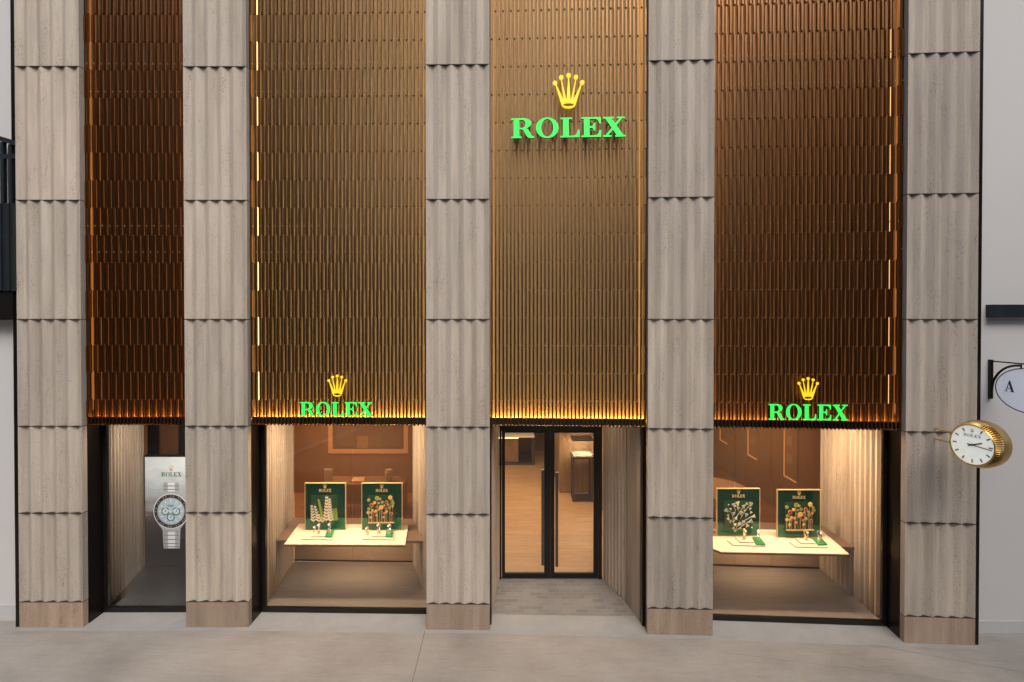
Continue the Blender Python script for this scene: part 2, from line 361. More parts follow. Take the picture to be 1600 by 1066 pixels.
PE = [(30.5, 130, 981, 981), (291, 388.5, 980.5, 980.5), (666.5, 765, 984, 985), (1011.5, 1113.5, 991.5, 994), (1413, 1523.5, 1005, 1009)]
PW = [(onz(a, ya), onz(b, yb)) for a, b, ya, yb in PE]
DREF = PW[2][0].y
ZR = [0, zat(944, DREF), zat(804, DREF), zat(667.5, DREF), zat(499, DREF), zat(311.5, DREF), zat(101, DREF), zat(-136, DREF), 11.6]
REV = .44
plabels = ['leftmost fluted travertine pillar, beside the dark balustrade', 'fluted travertine pillar between the watch poster window and the first jewellery window',
  'fluted travertine pillar just left of the glass entrance doors', 'fluted travertine pillar just right of the glass entrance doors', 'rightmost fluted travertine pillar, carrying the gold clock']
for i, (a, b) in enumerate(PW):
    m, wd, an = frame(a, b)
    t = thing('stone_pillar', plabels[i], 'pillar', (a.x, a.y, 0), an, 'fluted travertine pillars of the shopfront')
    NF, FD = 5, .045
    prof = []
    for k in range(NF):
        for u, dv in ((0, 0), (.05, .002), (.26, .52), (.42, .92), (.5, 1), (.58, .92), (.74, .52), (.95, .002)):
            prof.append(((k+u)/NF*wd, FD*dv if dv > .01 else dv))
    prof.append((wd, 0))
    for r in range(1, len(ZR)-1):
        z0 = ZR[r]+.006; z1 = ZR[r+1]-.006
        p = MB(m); pts = prof + [(wd, .10), (0, .10)]
        p.prism(pts, z0, z1)
        link('stone_panel', p, M['trav'], t)
        j = MB(m); j.box((.002, .003, ZR[r+1]-.006), (wd-.002, .12, ZR[r+1]+.006)) if r+1 < len(ZR)-1 else j.box((.002, .003, ZR[r+1]-.006), (wd-.002, .12, ZR[r+1]+.05))
        link('joint_strip', j, M['line'], t)
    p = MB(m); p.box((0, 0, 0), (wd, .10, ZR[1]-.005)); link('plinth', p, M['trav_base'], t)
    j = MB(m); j.box((.002, .003, ZR[1]-.005), (wd-.002, .10, ZR[1]+.006)); link('joint_strip', j, M['line'], t)
    core = MB(m); core.box((.004, .12, 0), (wd-.004, REV+.06, 11.6))
    link('side_cladding', core, M['dark'], t)
    if i in (0, 4):
        e = MB(m)
        if i == 0: e.box((-.075, .02, 0), (-.002, .5, 11.6))
        else: e.box((wd+.002, .02, 0), (wd+.062, .5, 11.6))
        link('edge_trim', e, M['dark'], t)

# ------------------------------------------------------------------ slatted screens
ZL = zat(652.5, DREF+.1)      # light ledge
ZB = zat(667.5, DREF+.0)      # bottom of the fringe
ROW = 43.0/F*(DREF+.1)
slabels = ['narrow dark copper slat screen above the watch poster window', 'bronze slat screen above the window with branch and disc displays',
   'bronze slat screen above the glass entrance doors, behind the large sign', 'widest, dark copper slat screen, above the window next to the gold clock']
SCR = []
def slat_screen(i):
    a = PW[i][1]; b = PW[i+1][0]
    m, wd, an = frame(a, b)
    n = round(wd/.0553); pitch = wd/n; th = .0225
    t = thing('slat_screen', slabels[i], 'screen', (a.x, a.y, ZB), an, 'bronze slat screens of the shopfront')
    mb = MB(m); yf = .07; LONG, SHORT = .054, .029; back = yf+LONG
    ztop = 11.4
    zb1 = ZL + (zat(625, DREF+.1)-zat(652.5, DREF+.1))      # first row boundary
    bounds = [ZL+.0, zb1]
    while bounds[-1] < ztop: bounds.append(bounds[-1]+ROW)
    for k in range(n):
        xc = (k+.5)*pitch; chain = []
        for r in range(len(bounds)-1):
            z0, z1 = bounds[r], min(bounds[r+1], ztop)
            y = yf if (k+r) % 2 == 0 else yf+LONG-SHORT
            ch = .012
            if y == yf: chain += [(y+LONG-SHORT, z0+.0) , (y, z0+ch), (y, z1-ch)] if r else [(y, z0), (y, z1-ch)]
            else: chain += [(y, z0), (y, z1)]
        cl = [chain[0]]
        for c in chain[1:]:
            if c[1] > cl[-1][1]+.001 : cl.append(c)
            elif abs(c[0]-cl[-1][0]) > .001: cl.append((c[0], cl[-1][1]+.0015))
        vs = []; fs = []; x0, x1 = xc-th/2, xc+th/2
        for (y, z) in cl: vs += [(x0, y, z), (x1, y, z), (x0, back, z), (x1, back, z)]
        for q in range(len(cl)-1):
            o = q*4; p = o+4
            fs += [(o, o+1, p+1, p), (o+1, o+3, p+3, p+1), (o+3, o+2, p+2, p+3), (o+2, o, p, p+2)]
        fs += [(0, 2, 3, 1), tuple(len(vs)-4+q for q in (0, 1, 3, 2))]
        mb.add(vs, fs)
    fx = mb; fx.cur = 1
    for ly, par in ((352, 0), (393, 1), (97, 0), (141, 1)):
        zz = zat(ly, DREF+.1)
        for k in range(par, n, 2):
            fx.box(((k+.5)*pitch+.0145, yf+LONG-SHORT-.012, zz-.012), ((k+.5)*pitch+.019, yf+LONG-SHORT+.01, zz+.006))
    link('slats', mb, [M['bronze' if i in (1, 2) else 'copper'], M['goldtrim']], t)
    fr = MB(m)
    for k in range(n): fr.box(((k+.5)*pitch-.008, yf+.01, ZB), ((k+.5)*pitch+.008, yf+.06, ZL-.004))
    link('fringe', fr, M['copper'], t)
    ch = MB(m); ch.box((0, yf+.064, ZB+.012), (wd, yf+LONG+.004, ZL-.003)); link('bottom_channel', ch, M['void'], t)
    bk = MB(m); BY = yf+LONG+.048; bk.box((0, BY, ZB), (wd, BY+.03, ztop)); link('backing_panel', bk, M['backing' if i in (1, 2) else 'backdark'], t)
    s1 = MB(m); s1.box((.01, yf+LONG+.010, ZL-.05), (wd-.01, BY-.004, ZL-.035)); link('light_strip', s1, M['led' if i in (1, 2) else 'ledlow'], t)
    side = {0: 'L', 1: 'L', 2: 'R', 3: 'R'}[i]
    pxs = {0: 153, 1: 403, 2: 999, 3: 1379}[i]
    inv = m.inverted(); q = inv @ at(pxs, 400, a.y+.15); x = q.x
    s2 = MB(m); s2.box((x-.006, BY-.012, ZL+.1), (x+.006, BY-.001, ztop)); link('light_strip', s2, M['ledv'], t)
    x = wd-pitch/2 if side == 'L' else pitch/2
    s2 = MB(m); s2.box((x-.006, yf+LONG+.002, ZL+.1), (x+.006, yf+LONG+.010, ztop)); link('light_strip', s2, M['ledside'], t)
    SCR.append((m, wd, an, yf))
for i in range(4): slat_screen(i)
# lintel beam over the openings, behind the screens
for i in range(4):
    a = PW[i][1]; b = PW[i+1][0]; m, wd, an = frame(a, b)
    p = MB(m); p.box((.0, .335, ZB+.02), (wd, .60, ZB+.5))
    tag(link('lintel', p, M['dark']), ['dark lintel over the watch poster window', 'dark lintel over the window with the branch and disc displays', 'dark lintel over the entrance doors', 'dark lintel over the window beside the gold clock'][i], 'lintel')

# ------------------------------------------------------------------ illuminated signs
def shop_sign(label, px0, px1, ytop, ybot, cx, cy0, cy1, si):
    m, wd, an, yf = SCR[si]; D = PW[si][1].y
    Dm = (m @ Vector((wd/2, 0, 0))).y - .0
    # intersect with the plane just in front of the slats
    def onp(px, py):
        r = ray(px, py); n = (m.to_3x3() @ Vector((0, -1, 0))); p0 = m @ Vector((0, yf-.10, 0)); cc = Vector((0, 0, H))
        return cc + r*((p0-cc).dot(n)/r.dot(n))
    A, B = onp(px0, ybot), onp(px1, ybot); hgt = onp((px0+px1)/2, ytop).z-A.z
    wdt = (B-A).length; mid = (A+B)/2; mid.z = (onp(px0, ybot).z+onp(px1, ybot).z)/2
    t = thing('shop_sign', label, 'sign', mid, an, 'green and yellow illuminated shop signs')
    s, lay = text_layout('ROLEX', wdt, .10)
    for c, x in lay:
        hs = hgt/1.0
        mb = MB(); loops = [[(px*s+x, py*hs) for px, py in lp] for lp in G[c][1]]
        outline(loops, .045, vert(mid, an), mb)
        o = link('letter', mb, [M['sgreen'], M['sgside']], t); o['label'] = 'green letter ' + c
        nn = vert(mid, an).to_3x3() @ Vector((0, 0, 1)); nl = MATW[t.name].to_3x3().inverted() @ nn
        for p in o.data.polygons:
            if p.normal.dot(nl) < .5: p.material_index = 1
        for fy in (.3, .7):
            pin = MB(vert(mid, an)); pin.box((x+.25*s, fy*hs, -.105), (x+.25*s+.012, fy*hs+.012, -.0225)); link('mounting_pin', pin, M['pewter'], t)
    cb = onp(cx, cy1); ct = onp(cx, cy0); mb = MB(); crown_mb(mb, vert(cb, an), (ct.z-cb.z)/1.073, .03 if si == 2 else .012)
    link('crown', mb, M['syellow'], t)
    pin = MB(vert(cb, an)); pin.box((-.006, (ct.z-cb.z)*.35, -.105), (.006, (ct.z-cb.z)*.35+.012, -.0225)); link('mounting_pin', pin, M['pewter'], t)
shop_sign('large green serif lettering under a yellow crown high above the entrance doors', 799, 977, 183.5, 215.5, 888.3, 115, 170, 2)
shop_sign('small green serif lettering with yellow crown above the window of branch and disc displays', 470, 583, 628.5, 650, 527, 585.5, 620, 1)
shop_sign('small green serif lettering with yellow crown on the screen nearest the gold clock', 1200, 1324, 632.5, 656, 1262.5, 589.5, 625.5, 3)

# ================================================================== SHOP WINDOWS
def lamp(name, loc, size, power, col, parent, rot=(0, 0, 0), sy=None):
    l = bpy.data.lights.new(name, 'AREA'); l.energy = power; l.color = col; l.size = size
    if sy: l.shape = 'RECTANGLE'; l.size_y = sy
    o = bpy.data.objects.new(name, l); C.objects.link(o)
    if parent is not None: o.parent = parent; o.location = MATW[parent.name].inverted() @ Vector(loc); o.rotation_euler = rot
    else: o.location = loc; o.rotation_euler = rot
    return o
FZ = .06
def fluted_wall(name, A, B, inward, z0, z1, pitch, depth, material, label, cat='wall', group=None, th=.07):
    A = Vector((A.x, A.y)); B = Vector((B.x, B.y)); L = (B-A).length; u = (B-A)/L; nrm = Vector((-u.y, u.x))*inward
    n = max(1, round(L/pitch)); pts = []
    for k in range(n):
        for q, dv in ((0, 0), (.30, 0), (.5, 1), (.80, 1)): pts.append(A+u*((k+q)/n*L)-nrm*depth*dv)
    pts.append(B.copy()); pts += [B-nrm*(depth+th), A-nrm*(depth+th)]
    mb = MB(); mb.prism([(p.x, p.y) for p in pts], z0, z1)
    return tag(link(name, mb, material), label, cat, group)
WN = ['watch poster window', 'window with the branch and disc displays', 'entrance', 'window beside the gold clock']
def window(i, slots):
    a = PW[i][1]; b = PW[i+1][0]; m, wd, an = frame(a, b)
    t = thing('display_window', {0: 'narrow display window in front of the tall watch poster', 1: 'display window with a green branch display and a green disc display', 3: 'display window with a blue triangle display, beside the clock pillar'}[i], 'window', m @ Vector((wd/2, REV, 0)), an, 'shopfront display windows')
    fr = MB(m); y0, y1 = REV-.03, REV+.03
    fr.box((.002, y0, .0), (wd-.002, y1, .075)); fr.box((.002, y0, .075), (.055, y1, ZB+.3)); fr.box((wd-.055, y0, .075), (wd-.002, y1, ZB+.3)); fr.box((.055, y0, ZB+.2), (wd-.055, y1, ZB+.3))
    link('frame', fr, M['black'], t)
    gl = MB(m); gl.box((.055, REV-.006, .075), (wd-.055, REV+.006, ZB+.2))
    link('glass_pane', gl, M['glass'], t)
    return m, wd, an
CEZ = 3.12
for i in (0, 1, 3): window(i, None)
def niche(i, GLp, BLp, BRp, GRp, fm, backm):
    mb = MB(); P4 = [GLp, GRp, BRp, BLp]
    mb.prism([(p.x, p.y) for p in P4], .004, FZ)
    tag(link('niche_floor', mb, fm), 'raised floor inside the ' + WN[i], 'floor')['kind'] = 'structure'
    mb = MB(); mb.prism([(GLp.x-.1, GLp.y), (GRp.x+.1, GRp.y), (BRp.x+.1, BRp.y+.02), (BLp.x-.1, BLp.y+.02)], CEZ, CEZ+.05)
    tag(link('niche_ceiling', mb, M['dark']), 'ceiling inside the ' + WN[i], 'ceiling')['kind'] = 'structure'
def fcorner(i, s_):
    m, wd, an = frame(PW[i][1], PW[i+1][0]); q = m @ Vector((.03 if s_ == 0 else wd-.03, REV+.034, 0)); q.z = FZ; return q
# window 0
A0 = fcorner(0, 0); B0 = onz(226, 884, FZ); C0 = Vector((at(372, 884, B0.y).x, B0.y, FZ)); D0 = fcorner(0, 1)
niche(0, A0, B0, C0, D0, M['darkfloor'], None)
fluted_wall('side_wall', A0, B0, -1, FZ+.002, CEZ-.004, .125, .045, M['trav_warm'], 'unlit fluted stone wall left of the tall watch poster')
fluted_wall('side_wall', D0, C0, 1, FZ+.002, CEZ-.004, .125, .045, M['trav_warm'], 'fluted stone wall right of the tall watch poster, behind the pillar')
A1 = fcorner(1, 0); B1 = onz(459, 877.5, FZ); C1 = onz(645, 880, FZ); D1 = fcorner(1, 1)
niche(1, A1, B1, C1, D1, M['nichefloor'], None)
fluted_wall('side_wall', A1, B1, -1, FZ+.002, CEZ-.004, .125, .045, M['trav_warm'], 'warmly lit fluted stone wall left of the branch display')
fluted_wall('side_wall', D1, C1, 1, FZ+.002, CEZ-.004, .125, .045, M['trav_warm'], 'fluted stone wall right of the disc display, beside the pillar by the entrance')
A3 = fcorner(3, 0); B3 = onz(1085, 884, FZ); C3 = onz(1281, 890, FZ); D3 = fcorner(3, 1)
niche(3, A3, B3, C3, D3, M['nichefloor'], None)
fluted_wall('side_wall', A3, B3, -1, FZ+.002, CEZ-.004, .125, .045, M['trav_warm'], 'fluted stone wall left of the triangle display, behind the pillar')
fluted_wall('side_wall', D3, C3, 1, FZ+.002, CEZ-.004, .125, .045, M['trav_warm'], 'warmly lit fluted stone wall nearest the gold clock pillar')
def back_screen(Bp, Cp, seam, label):
    m, wd, an = frame(Bp, Cp); m = m @ Matrix.Translation((0, .03, 0))
    t = thing('back_screen', label, 'screen', m @ Vector((wd/2, 0, FZ)), an)
    p = MB(m)
    for s0, s1 in zip([0]+seam, seam+[1]): p.box((s0*wd+.003, 0, FZ), (s1*wd-.003, .03, .86))
    link('lower_panel', p, M['backpanel'], t)
    p = MB(m)
    for s0, s1 in zip([0]+seam, seam+[1]): p.box((s0*wd+.003, .008, .868), (s1*wd-.003, .02, CEZ-.01))
    link('tinted_pane', p, M['tintglass'], t)
    p = MB(m); p.box((0, -.01, FZ+.001), (wd, 0, FZ+.03)); link('base_strip', p, M['dark'], t)
back_screen(B1, C1, [.49], 'tinted screen behind the branch and disc displays')
back_screen(B3, C3, [.33, .62], 'tinted screen behind the triangle display')
# back of the poster window: dark posts and a narrow pane
m, wd, an = frame(B0, C0)
t = thing('back_screen', 'dark screen with a narrow lit pane above the watch poster', 'screen', m @ Vector((wd/2, .12, FZ)), an)
x0 = (m.inverted() @ at(250, 690, B0.y+.14)).x; x1 = (m.inverted() @ at(281, 690, B0.y+.14)).x
p = MB(m); p.box((0, .10, FZ), (wd, .16, 1.9)); p.box((0, .10, 1.9), (x0, .16, CEZ-.01)); p.box((x1, .10, 1.9), (wd, .16, CEZ-.01)); link('dark_panel', p, M['dark'], t)
p = MB(m); p.box((x0, .12, 1.9), (x1, .13, CEZ-.01)); link('tinted_pane', p, M['tintglass'], t)

# ------------------------------------------------------------------ watch poster
PD = onz(228, 885, FZ).y - .02
pl, pr = at(227.5, 885, PD).x, at(307, 885, PD).x; pz1 = zat(714.5, PD)
t = thing('watch_poster', 'tall lit poster of a silver chronograph watch with pale blue dial', 'poster', ((pl+pr)/2, PD, FZ), 0)
p = MB(); p.box((pl-.02, PD+.012, FZ), (pr+.02, PD+.10, pz1+.03)); link('casing', p, M['black'], t)
def postermat():
    m, tt, b = mat('poster_picture'); tc = tt.nodes.new('ShaderNodeTexCoord'); sx = tt.nodes.new('ShaderNodeSeparateXYZ'); tt.links.new(tc.outputs['Object'], sx.inputs[0])
    n = nz(tt, tc.outputs['Object'], 1.0, 5, .6, (3, 1, 7)); mr = tt.nodes.new('ShaderNodeMath'); mr.operation = 'MULTIPLY_ADD'; mr.inputs[1].default_value = .35; tt.links.new(n, mr.inputs[0])
    dv = tt.nodes.new('ShaderNodeMath'); dv.operation = 'MULTIPLY_ADD'; dv.inputs[1].default_value = .5; dv.inputs[2].default_value = -.30
    tt.links.new(sx.outputs['Z'], dv.inputs[0]); tt.links.new(dv.outputs[0], mr.inputs[2])
    c = ramp(tt, mr.outputs[0], [(0, (.012, .010, .010)), (.22, (.03, .02, .02)), (.34, (.09, .06, .06)), (.46, (.30, .29, .29)), (.60, (.44, .47, .48)), (.78, (.62, .67, .67)), (1, (.50, .56, .57))])
    tt.links.new(c, b.inputs['Base Color']); tt.links.new(c, b.inputs['Emission Color']); b.inputs['Emission Strength'].default_value = .55; b.inputs['Roughness'].default_value = .3
    return m
p = MB(); p.box((pl, PD, FZ+.01), (pr, PD+.012, pz1)); link('picture', p, postermat(), t)
def em(name, col, e=.42, rough=.35): return simple(name, col, rough, emit=col, es=e)
M['p_dark'] = em('print_dark', (.035, .02, .018)); M['p_blue'] = em('print_blue', (.42, .56, .63)); M['p_lb'] = em('print_pale_blue', (.55, .70, .76)); M['p_sil'] = em('print_silver', (.42, .43, .45)); M['p_sild'] = em('print_silver_dark', (.20, .205, .215)); M['p_silw'] = em('print_silver_light', (.78, .79, .8)); M['p_gray'] = em('print_silver_grey', (.38, .385, .40)); M['p_gold'] = em('print_gold', (.45, .30, .08)); M['p_green'] = em('print_green', (.01, .08, .035))
S = PD/F
layer = [0]
def pm(px, py):
    v = at(px, py, PD); layer[0] += 1
    return Matrix.Translation((v.x, PD-.0015*layer[0]*.5-.001, v.z)) @ Matrix.Rotation(R(90), 4, 'X')
def flat(name, loops, px, py, material, parent, s=None):
    mb = MB(); mm = pm(px, py); s = s or S; outline([[(x*s, y*s) for x, y in lp] for lp in loops], .0006, mm, mb); return link(name, mb, material, parent)
crown = MB(); crown_mb(crown, pm(267.5, 736.5), 8.6*S, .0006); link('crown', crown, M['p_gold'], t)
s_, lay = text_layout('ROLEX', 31.5, .10)
mm_ = pm(268, 744.6)
for c, x in lay: mbt = MB(); outline([[((a_*s_+x)*S, b_*6.6*S) for a_, b_ in lp] for lp in G[c][1]], .0006, mm_, mbt); link('letter', mbt, M['p_green'], t)
cx, cy = 268, 798.5
wp = MB()
br = flat('watch_bracelet', [[(-14, 20), (-12.3, 45), (12.3, 45), (14, 20), (20, 12), (20, -12), (14, -26), (12.6, -59), (-12.6, -59), (-14, -26), (-20, -12), (-20, 12)]], cx, cy, M['p_sil'], t)
for (u0, u1, ml) in ((-5.6, 5.6, 'p_silw'), (-12.2, -8.0, 'p_gray'), (8.0, 12.2, 'p_gray')):
    flat('link_row', [[(u0, 24), (u0*.92, 44.5), (u1*.92, 44.5), (u1, 24)]], cx, cy, M[ml], t)
    flat('link_row', [[(u0, -26), (u1, -26), (u1*.96, -58.5), (u0*.96, -58.5)]], cx, cy, M[ml], t)
for vy in (28, 33.5, 39, -32, -38.5, -45, -51.5, -56.5):
    flat('link_gap', [[(-12, vy), (12, vy), (12, vy+1.3), (-12, vy+1.3)]], cx, cy, M['p_sild'], t)
flat('lugs', [[(-20, 20), (-12, 31), (12, 31), (20, 20), (24, 6), (29, 5), (29, -5), (24, -6), (20, -20), (12, -31), (-12, -31), (-20, -20), (-24, 0)]], cx, cy, M['p_sil'], t)
flat('case', [ell(0, 0, 27.6, 27.6, 48)], cx, cy, M['p_silw'], t)
flat('bezel', [ell(0, 0, 26.4, 26.4, 48)], cx, cy, M['p_dark'], t)
mmn = pm(cx, cy)
for k in range(36):
    a_ = k*10
    if k % 3 != 1: mbn = MB(); outline([[((24+q)*math.cos(R(a_+w_))*S, (24+q)*math.sin(R(a_+w_))*S) for q, w_ in ((-.8, -1.6), (.8, -1.6), (.8, 1.6), (-.8, 1.6))]], .0006, mmn, mbn); link('bezel_numeral', mbn, M['p_sil'], t)
flat('dial_ring', [ell(0, 0, 21.3, 21.3, 48)], cx, cy, M['p_sil'], t)
flat('dial', [ell(0, 0, 20, 20, 48)], cx, cy, M['p_blue'], t)
mmn = pm(cx, cy)
for k in range(12):
    a_ = k*30; mbn = MB(); outline([[(r_*math.cos(R(a_+w_))*S, r_*math.sin(R(a_+w_))*S) for r_, w_ in ((14.5, -2.4), (18.6, -2), (18.6, 2), (14.5, 2.4))]], .0006, mmn, mbn); link('hour_mark', mbn, M['p_silw'], t)
for ox, oy in ((-8.6, 0), (8.6, 0), (0, -9.2)):
    flat('subdial_ring', [ell(ox, oy, 6.0, 6.0, 28)], cx, cy, M['p_dark'], t); flat('subdial', [ell(ox, oy, 4.7, 4.7, 28)], cx, cy, M['p_lb'], t)
    flat('subdial_hand', [[(ox-.5, oy-1), (ox+.5, oy-1), (ox+1.6, oy+3.6), (ox+1.0, oy+3.8)]], cx, cy, M['p_dark'], t)
flat('watch_hand', [[(-.8, -1.5), (.9, -1), (-9, 6.5), (-10, 5.3)]], cx, cy, M['p_silw'], t)
flat('watch_hand', [[(-.6, -1.8), (.8, -1.6), (15, 8.4), (14.4, 9.4)]], cx, cy, M['p_silw'], t)
flat('small_print', [[(-5, 9.4), (5, 9.4), (5, 10.2), (-5, 10.2)], [(-3.4, 7.6), (3.4, 7.6), (3.4, 8.2), (-3.4, 8.2)]], cx, cy, M['p_dark'], t)

# ------------------------------------------------------------------ shelves and displays
SZ = .92
def shelf(pts, side, label, slabel):
    P4 = [onz(x, y, SZ) for x, y in pts]      # front-left, front-right, back-right, back-left
    mb = MB(); mb.prism([(p.x, p.y) for p in P4], SZ-.012, SZ); mb2 = MB(); mb2.prism([(p.x, p.y) for p in P4], SZ-.036, SZ-.0125)
    t = thing('display_shelf', label, 'shelf', ((P4[0].x+P4[1].x)/2, (P4[0].y+P4[2].y)/2, SZ-.036))
    link('shelf_top', mb, M['cream'], t); link('shelf_edge', mb2, M['shelfbrown'], t)
    mb = MB(); mb.prism([(p.x, p.y) for p in side], SZ-.075, SZ-.038)
    tag(link('support_shelf', mb, M['shelfbrown']), slabel, 'shelf')
def lerp(A, B, f): return A+(B-A)*f
def fY(A, B, y): return lerp(A, B, (y-A.y)/(B.y-A.y))
shelf([(444, 850.5), (633, 851.5), (638, 820), (467, 818.5)], [fY(A1, B1, 9.02), fY(D1, C1, 8.99), C1, B1],
      'cream display shelf carrying the branch and disc displays', 'dark brown shelf reaching wall to wall beneath the cream shelf by the branch display')
shelf([(1080, 843), (1127, 862.5), (1327, 866), (1284, 829), (1085, 826)], [fY(A3, B3, 8.9), fY(D3, C3, 8.75), C3, B3],
      'cream display shelf carrying the triangle display, beside the clock pillar', 'dark brown shelf reaching wall to wall beneath the cream shelf by the triangle display')

BOX = {}
def board(px0, px1, ytop, ybot, art, label, thick=.045, ybr=None):
    bl = onz(px0, ybot, SZ); br_ = onz(px1, ybr or ybot, SZ); m, wd, an = frame(bl, br_)
    hgt = at(px0, ytop, bl.y).z - SZ; Z = SZ
    t = thing('display_board', label, 'display', (m @ Vector((wd/2, 0, 0)))+Vector((0, 0, SZ+.001)), an, 'green jewellery display boards')
    def bx(x0, y0, z0, x1, y1, z1, nm, ml):
        p = MB(m); p.box((x0*wd, y0, Z+z0*hgt+.001), (x1*wd, y1, Z+z1*hgt+.001)); return link(nm, p, ml, t)
    p = MB(m); e = .012
    p.box((0, 0, Z+.001), (wd, thick, Z+e*hgt)); p.box((0, 0, Z+(1-e)*hgt), (wd, thick, Z+hgt)); p.box((0, 0, Z+e*hgt), (e*wd, thick, Z+(1-e)*hgt)); p.box(((1-e)*wd, 0, Z+e*hgt), (wd, thick, Z+(1-e)*hgt))
    link('frame', p, M['goldtrim'], t)
    bx(e, .006, .262, 1-e, thick-.004, 1-e, 'upper_panel', M['green_board']); bx(e, .006, e, 1-e, thick-.004, .26, 'lower_panel', M['green_low'])  # lower band is a painted reflection, not a separate panel
    bx(.155, -.012, .175, .815, .004, .75, 'inset_square', M['green_inset'])
    q = m @ Vector((wd/2, -.002, 0)); K = wd
    mb = MB(); crown_mb(mb, vert(Vector((q.x, q.y, Z+.885*hgt)), an), .085*hgt, .004); link('crown', mb, M['goldtrim'], t)
    s, lay = text_layout('ROLEX', .30*wd, .10)
    for c, x in lay: mb = MB(); outline([[(a*s+x, b*.058*hgt) for a, b in lp] for lp in G[c][1]], .004, vert(Vector((q.x, q.y, Z+.815*hgt)), an), mb); link('letter', mb, M['goldtrim'], t)
    return t, m, wd, hgt
def plan(m, wd, hgt, bb, x, y, off):     # picture coordinates of the board to its plane
    return m @ Vector(((x-bb[0])/(bb[2]-bb[0])*wd, -off, SZ+(bb[3]-y)/(bb[3]-bb[1])*hgt))
DISCS = [(1043,355,'g',17),(1137,332,'g',22),(1168,342,'p',14),(1283,325,'y',24),(1110,380,'y',17),(1192,380,'g',16),(1240,380,'r',19),(1315,385,'g',18),(1075,410,'r',21),(1155,388,'p',12),(1137,425,'r',12),(1182,432,'y',26),(1218,410,'p',12),(1227,445,'r',11),(1270,437,'g',16),(1307,422,'y',14),(1046,447,'g',15),(1087,460,'y',13),(1123,472,'y',16),(1040,487,'y',18),(1072,487,'p',12),(1097,492,'r',12),(1160,455,'p',13),(1187,484,'r',12),(1240,478,'y',17),(1215,500,'p',12),(1132,513,'y',13),(1292,500,'r',16),(1068,540,'y',13),(1212,535,'y',12),(1262,402,'p',12),(1308,355,'p',12)]
def disc_art(t, m, wd, hgt, dx=0, dy=0):
    bb = (957, 178, 1408, 695); cm = {'g': 'gem_green', 'y': 'gem_yellow', 'r': 'gem_red', 'p': 'gem_pink'}; n3 = m.to_3x3() @ Vector((0, -1, 0))
    rs = random.Random(3)
    for (x, y, c, r) in DISCS:
        off = .03+rs.random()*.03; q = plan(m, wd, hgt, bb, x, y, off); rr = r/(bb[2]-bb[0])*wd
        mb = MB(); mb.cyl(q, q+n3*.008, rr, 20); mb.cur = 1; mb.cyl(q+n3*.0082, q+n3*.011, rr*.76, 20); mb.cur = 0
        o = link('disc', mb, [M['goldtrim'], M[cm[c]]], t)
        if c in 'ry': o['label'] = {'r': 'red disc', 'y': 'yellow disc'}[c]
    mb = MB()
    for (x, y, c, r) in DISCS:
        if y > 420 or r > 18: mb.tube([plan(m, wd, hgt, bb, x, y, .03), plan(m, wd, hgt, bb, x+2, 603, .03)], .0026, 6)
    link('stems', mb, M['goldtrim'], t)
    mb = MB(); bxm = MB(m)
    a = plan(m, wd, hgt, bb, 1040, 605, .05); b_ = m.inverted() @ a; b2 = m.inverted() @ plan(m, wd, hgt, bb, 1325, 603, .012)
    bxm.box((b_.x, -.055, b_.z), (b2.x, -.012, b_.z+.010)); link('ledge', bxm, M['goldtrim'], t)
def leaf_art(t, m, wd, hgt):
    bb = (328, 178, 783, 695)
    for (x0, y0, x1, y1, c, sz) in [(436,600,412,405,'w',1),(500,600,448,410,'w',.95),(545,600,488,345,'g',.9),(575,600,582,308,'w',1.15),(628,600,615,330,'w',1.0),(540,600,470,500,'c',1),(690,585,682,440,'g',.7),(660,590,655,450,'g',.8)]:
        mb = MB(); n = int(abs(y1-y0)/(29*sz)); rs = random.Random(int(x0)); off = .028+rs.random()*.025
        P0, P1 = plan(m, wd, hgt, bb, x0, y0, off), plan(m, wd, hgt, bb, x1, y1, off); mb.tube([P0, P1], .0028, 6); mb.cur = 1
        k1 = wd/455
        for k in range(n):
            f = .08+.92*k/n; sc_ = (1.15-.55*f)*sz; bx_, by_ = x0+(x1-x0)*f, y0+(y1-y0)*f
            for sd in (-1, 1):
                L = 31*sc_; W_ = 13*sc_; an = R(90-sd*(48-18*f)); c0 = (bx_+math.cos(an)*L*.62, by_-math.sin(an)*L*.62)
                q = plan(m, wd, hgt, bb, c0[0], c0[1], off+.004)
                b4 = Matrix.Translation(q) @ m.to_3x3().to_4x4() @ Matrix.Rotation(-an, 4, 'Y')
                mo = mb.m; mb.m = b4; mb.box((-L/2*k1, -.004, -W_/2*k1), (L/2*k1, .003, W_/2*k1)); mb.m = mo
        f = {'w': 'gem_white', 'g': 'gem_green', 'c': 'gem_cream'}[c]
        link('branch', mb, [M['goldtrim'], M[f]], t)
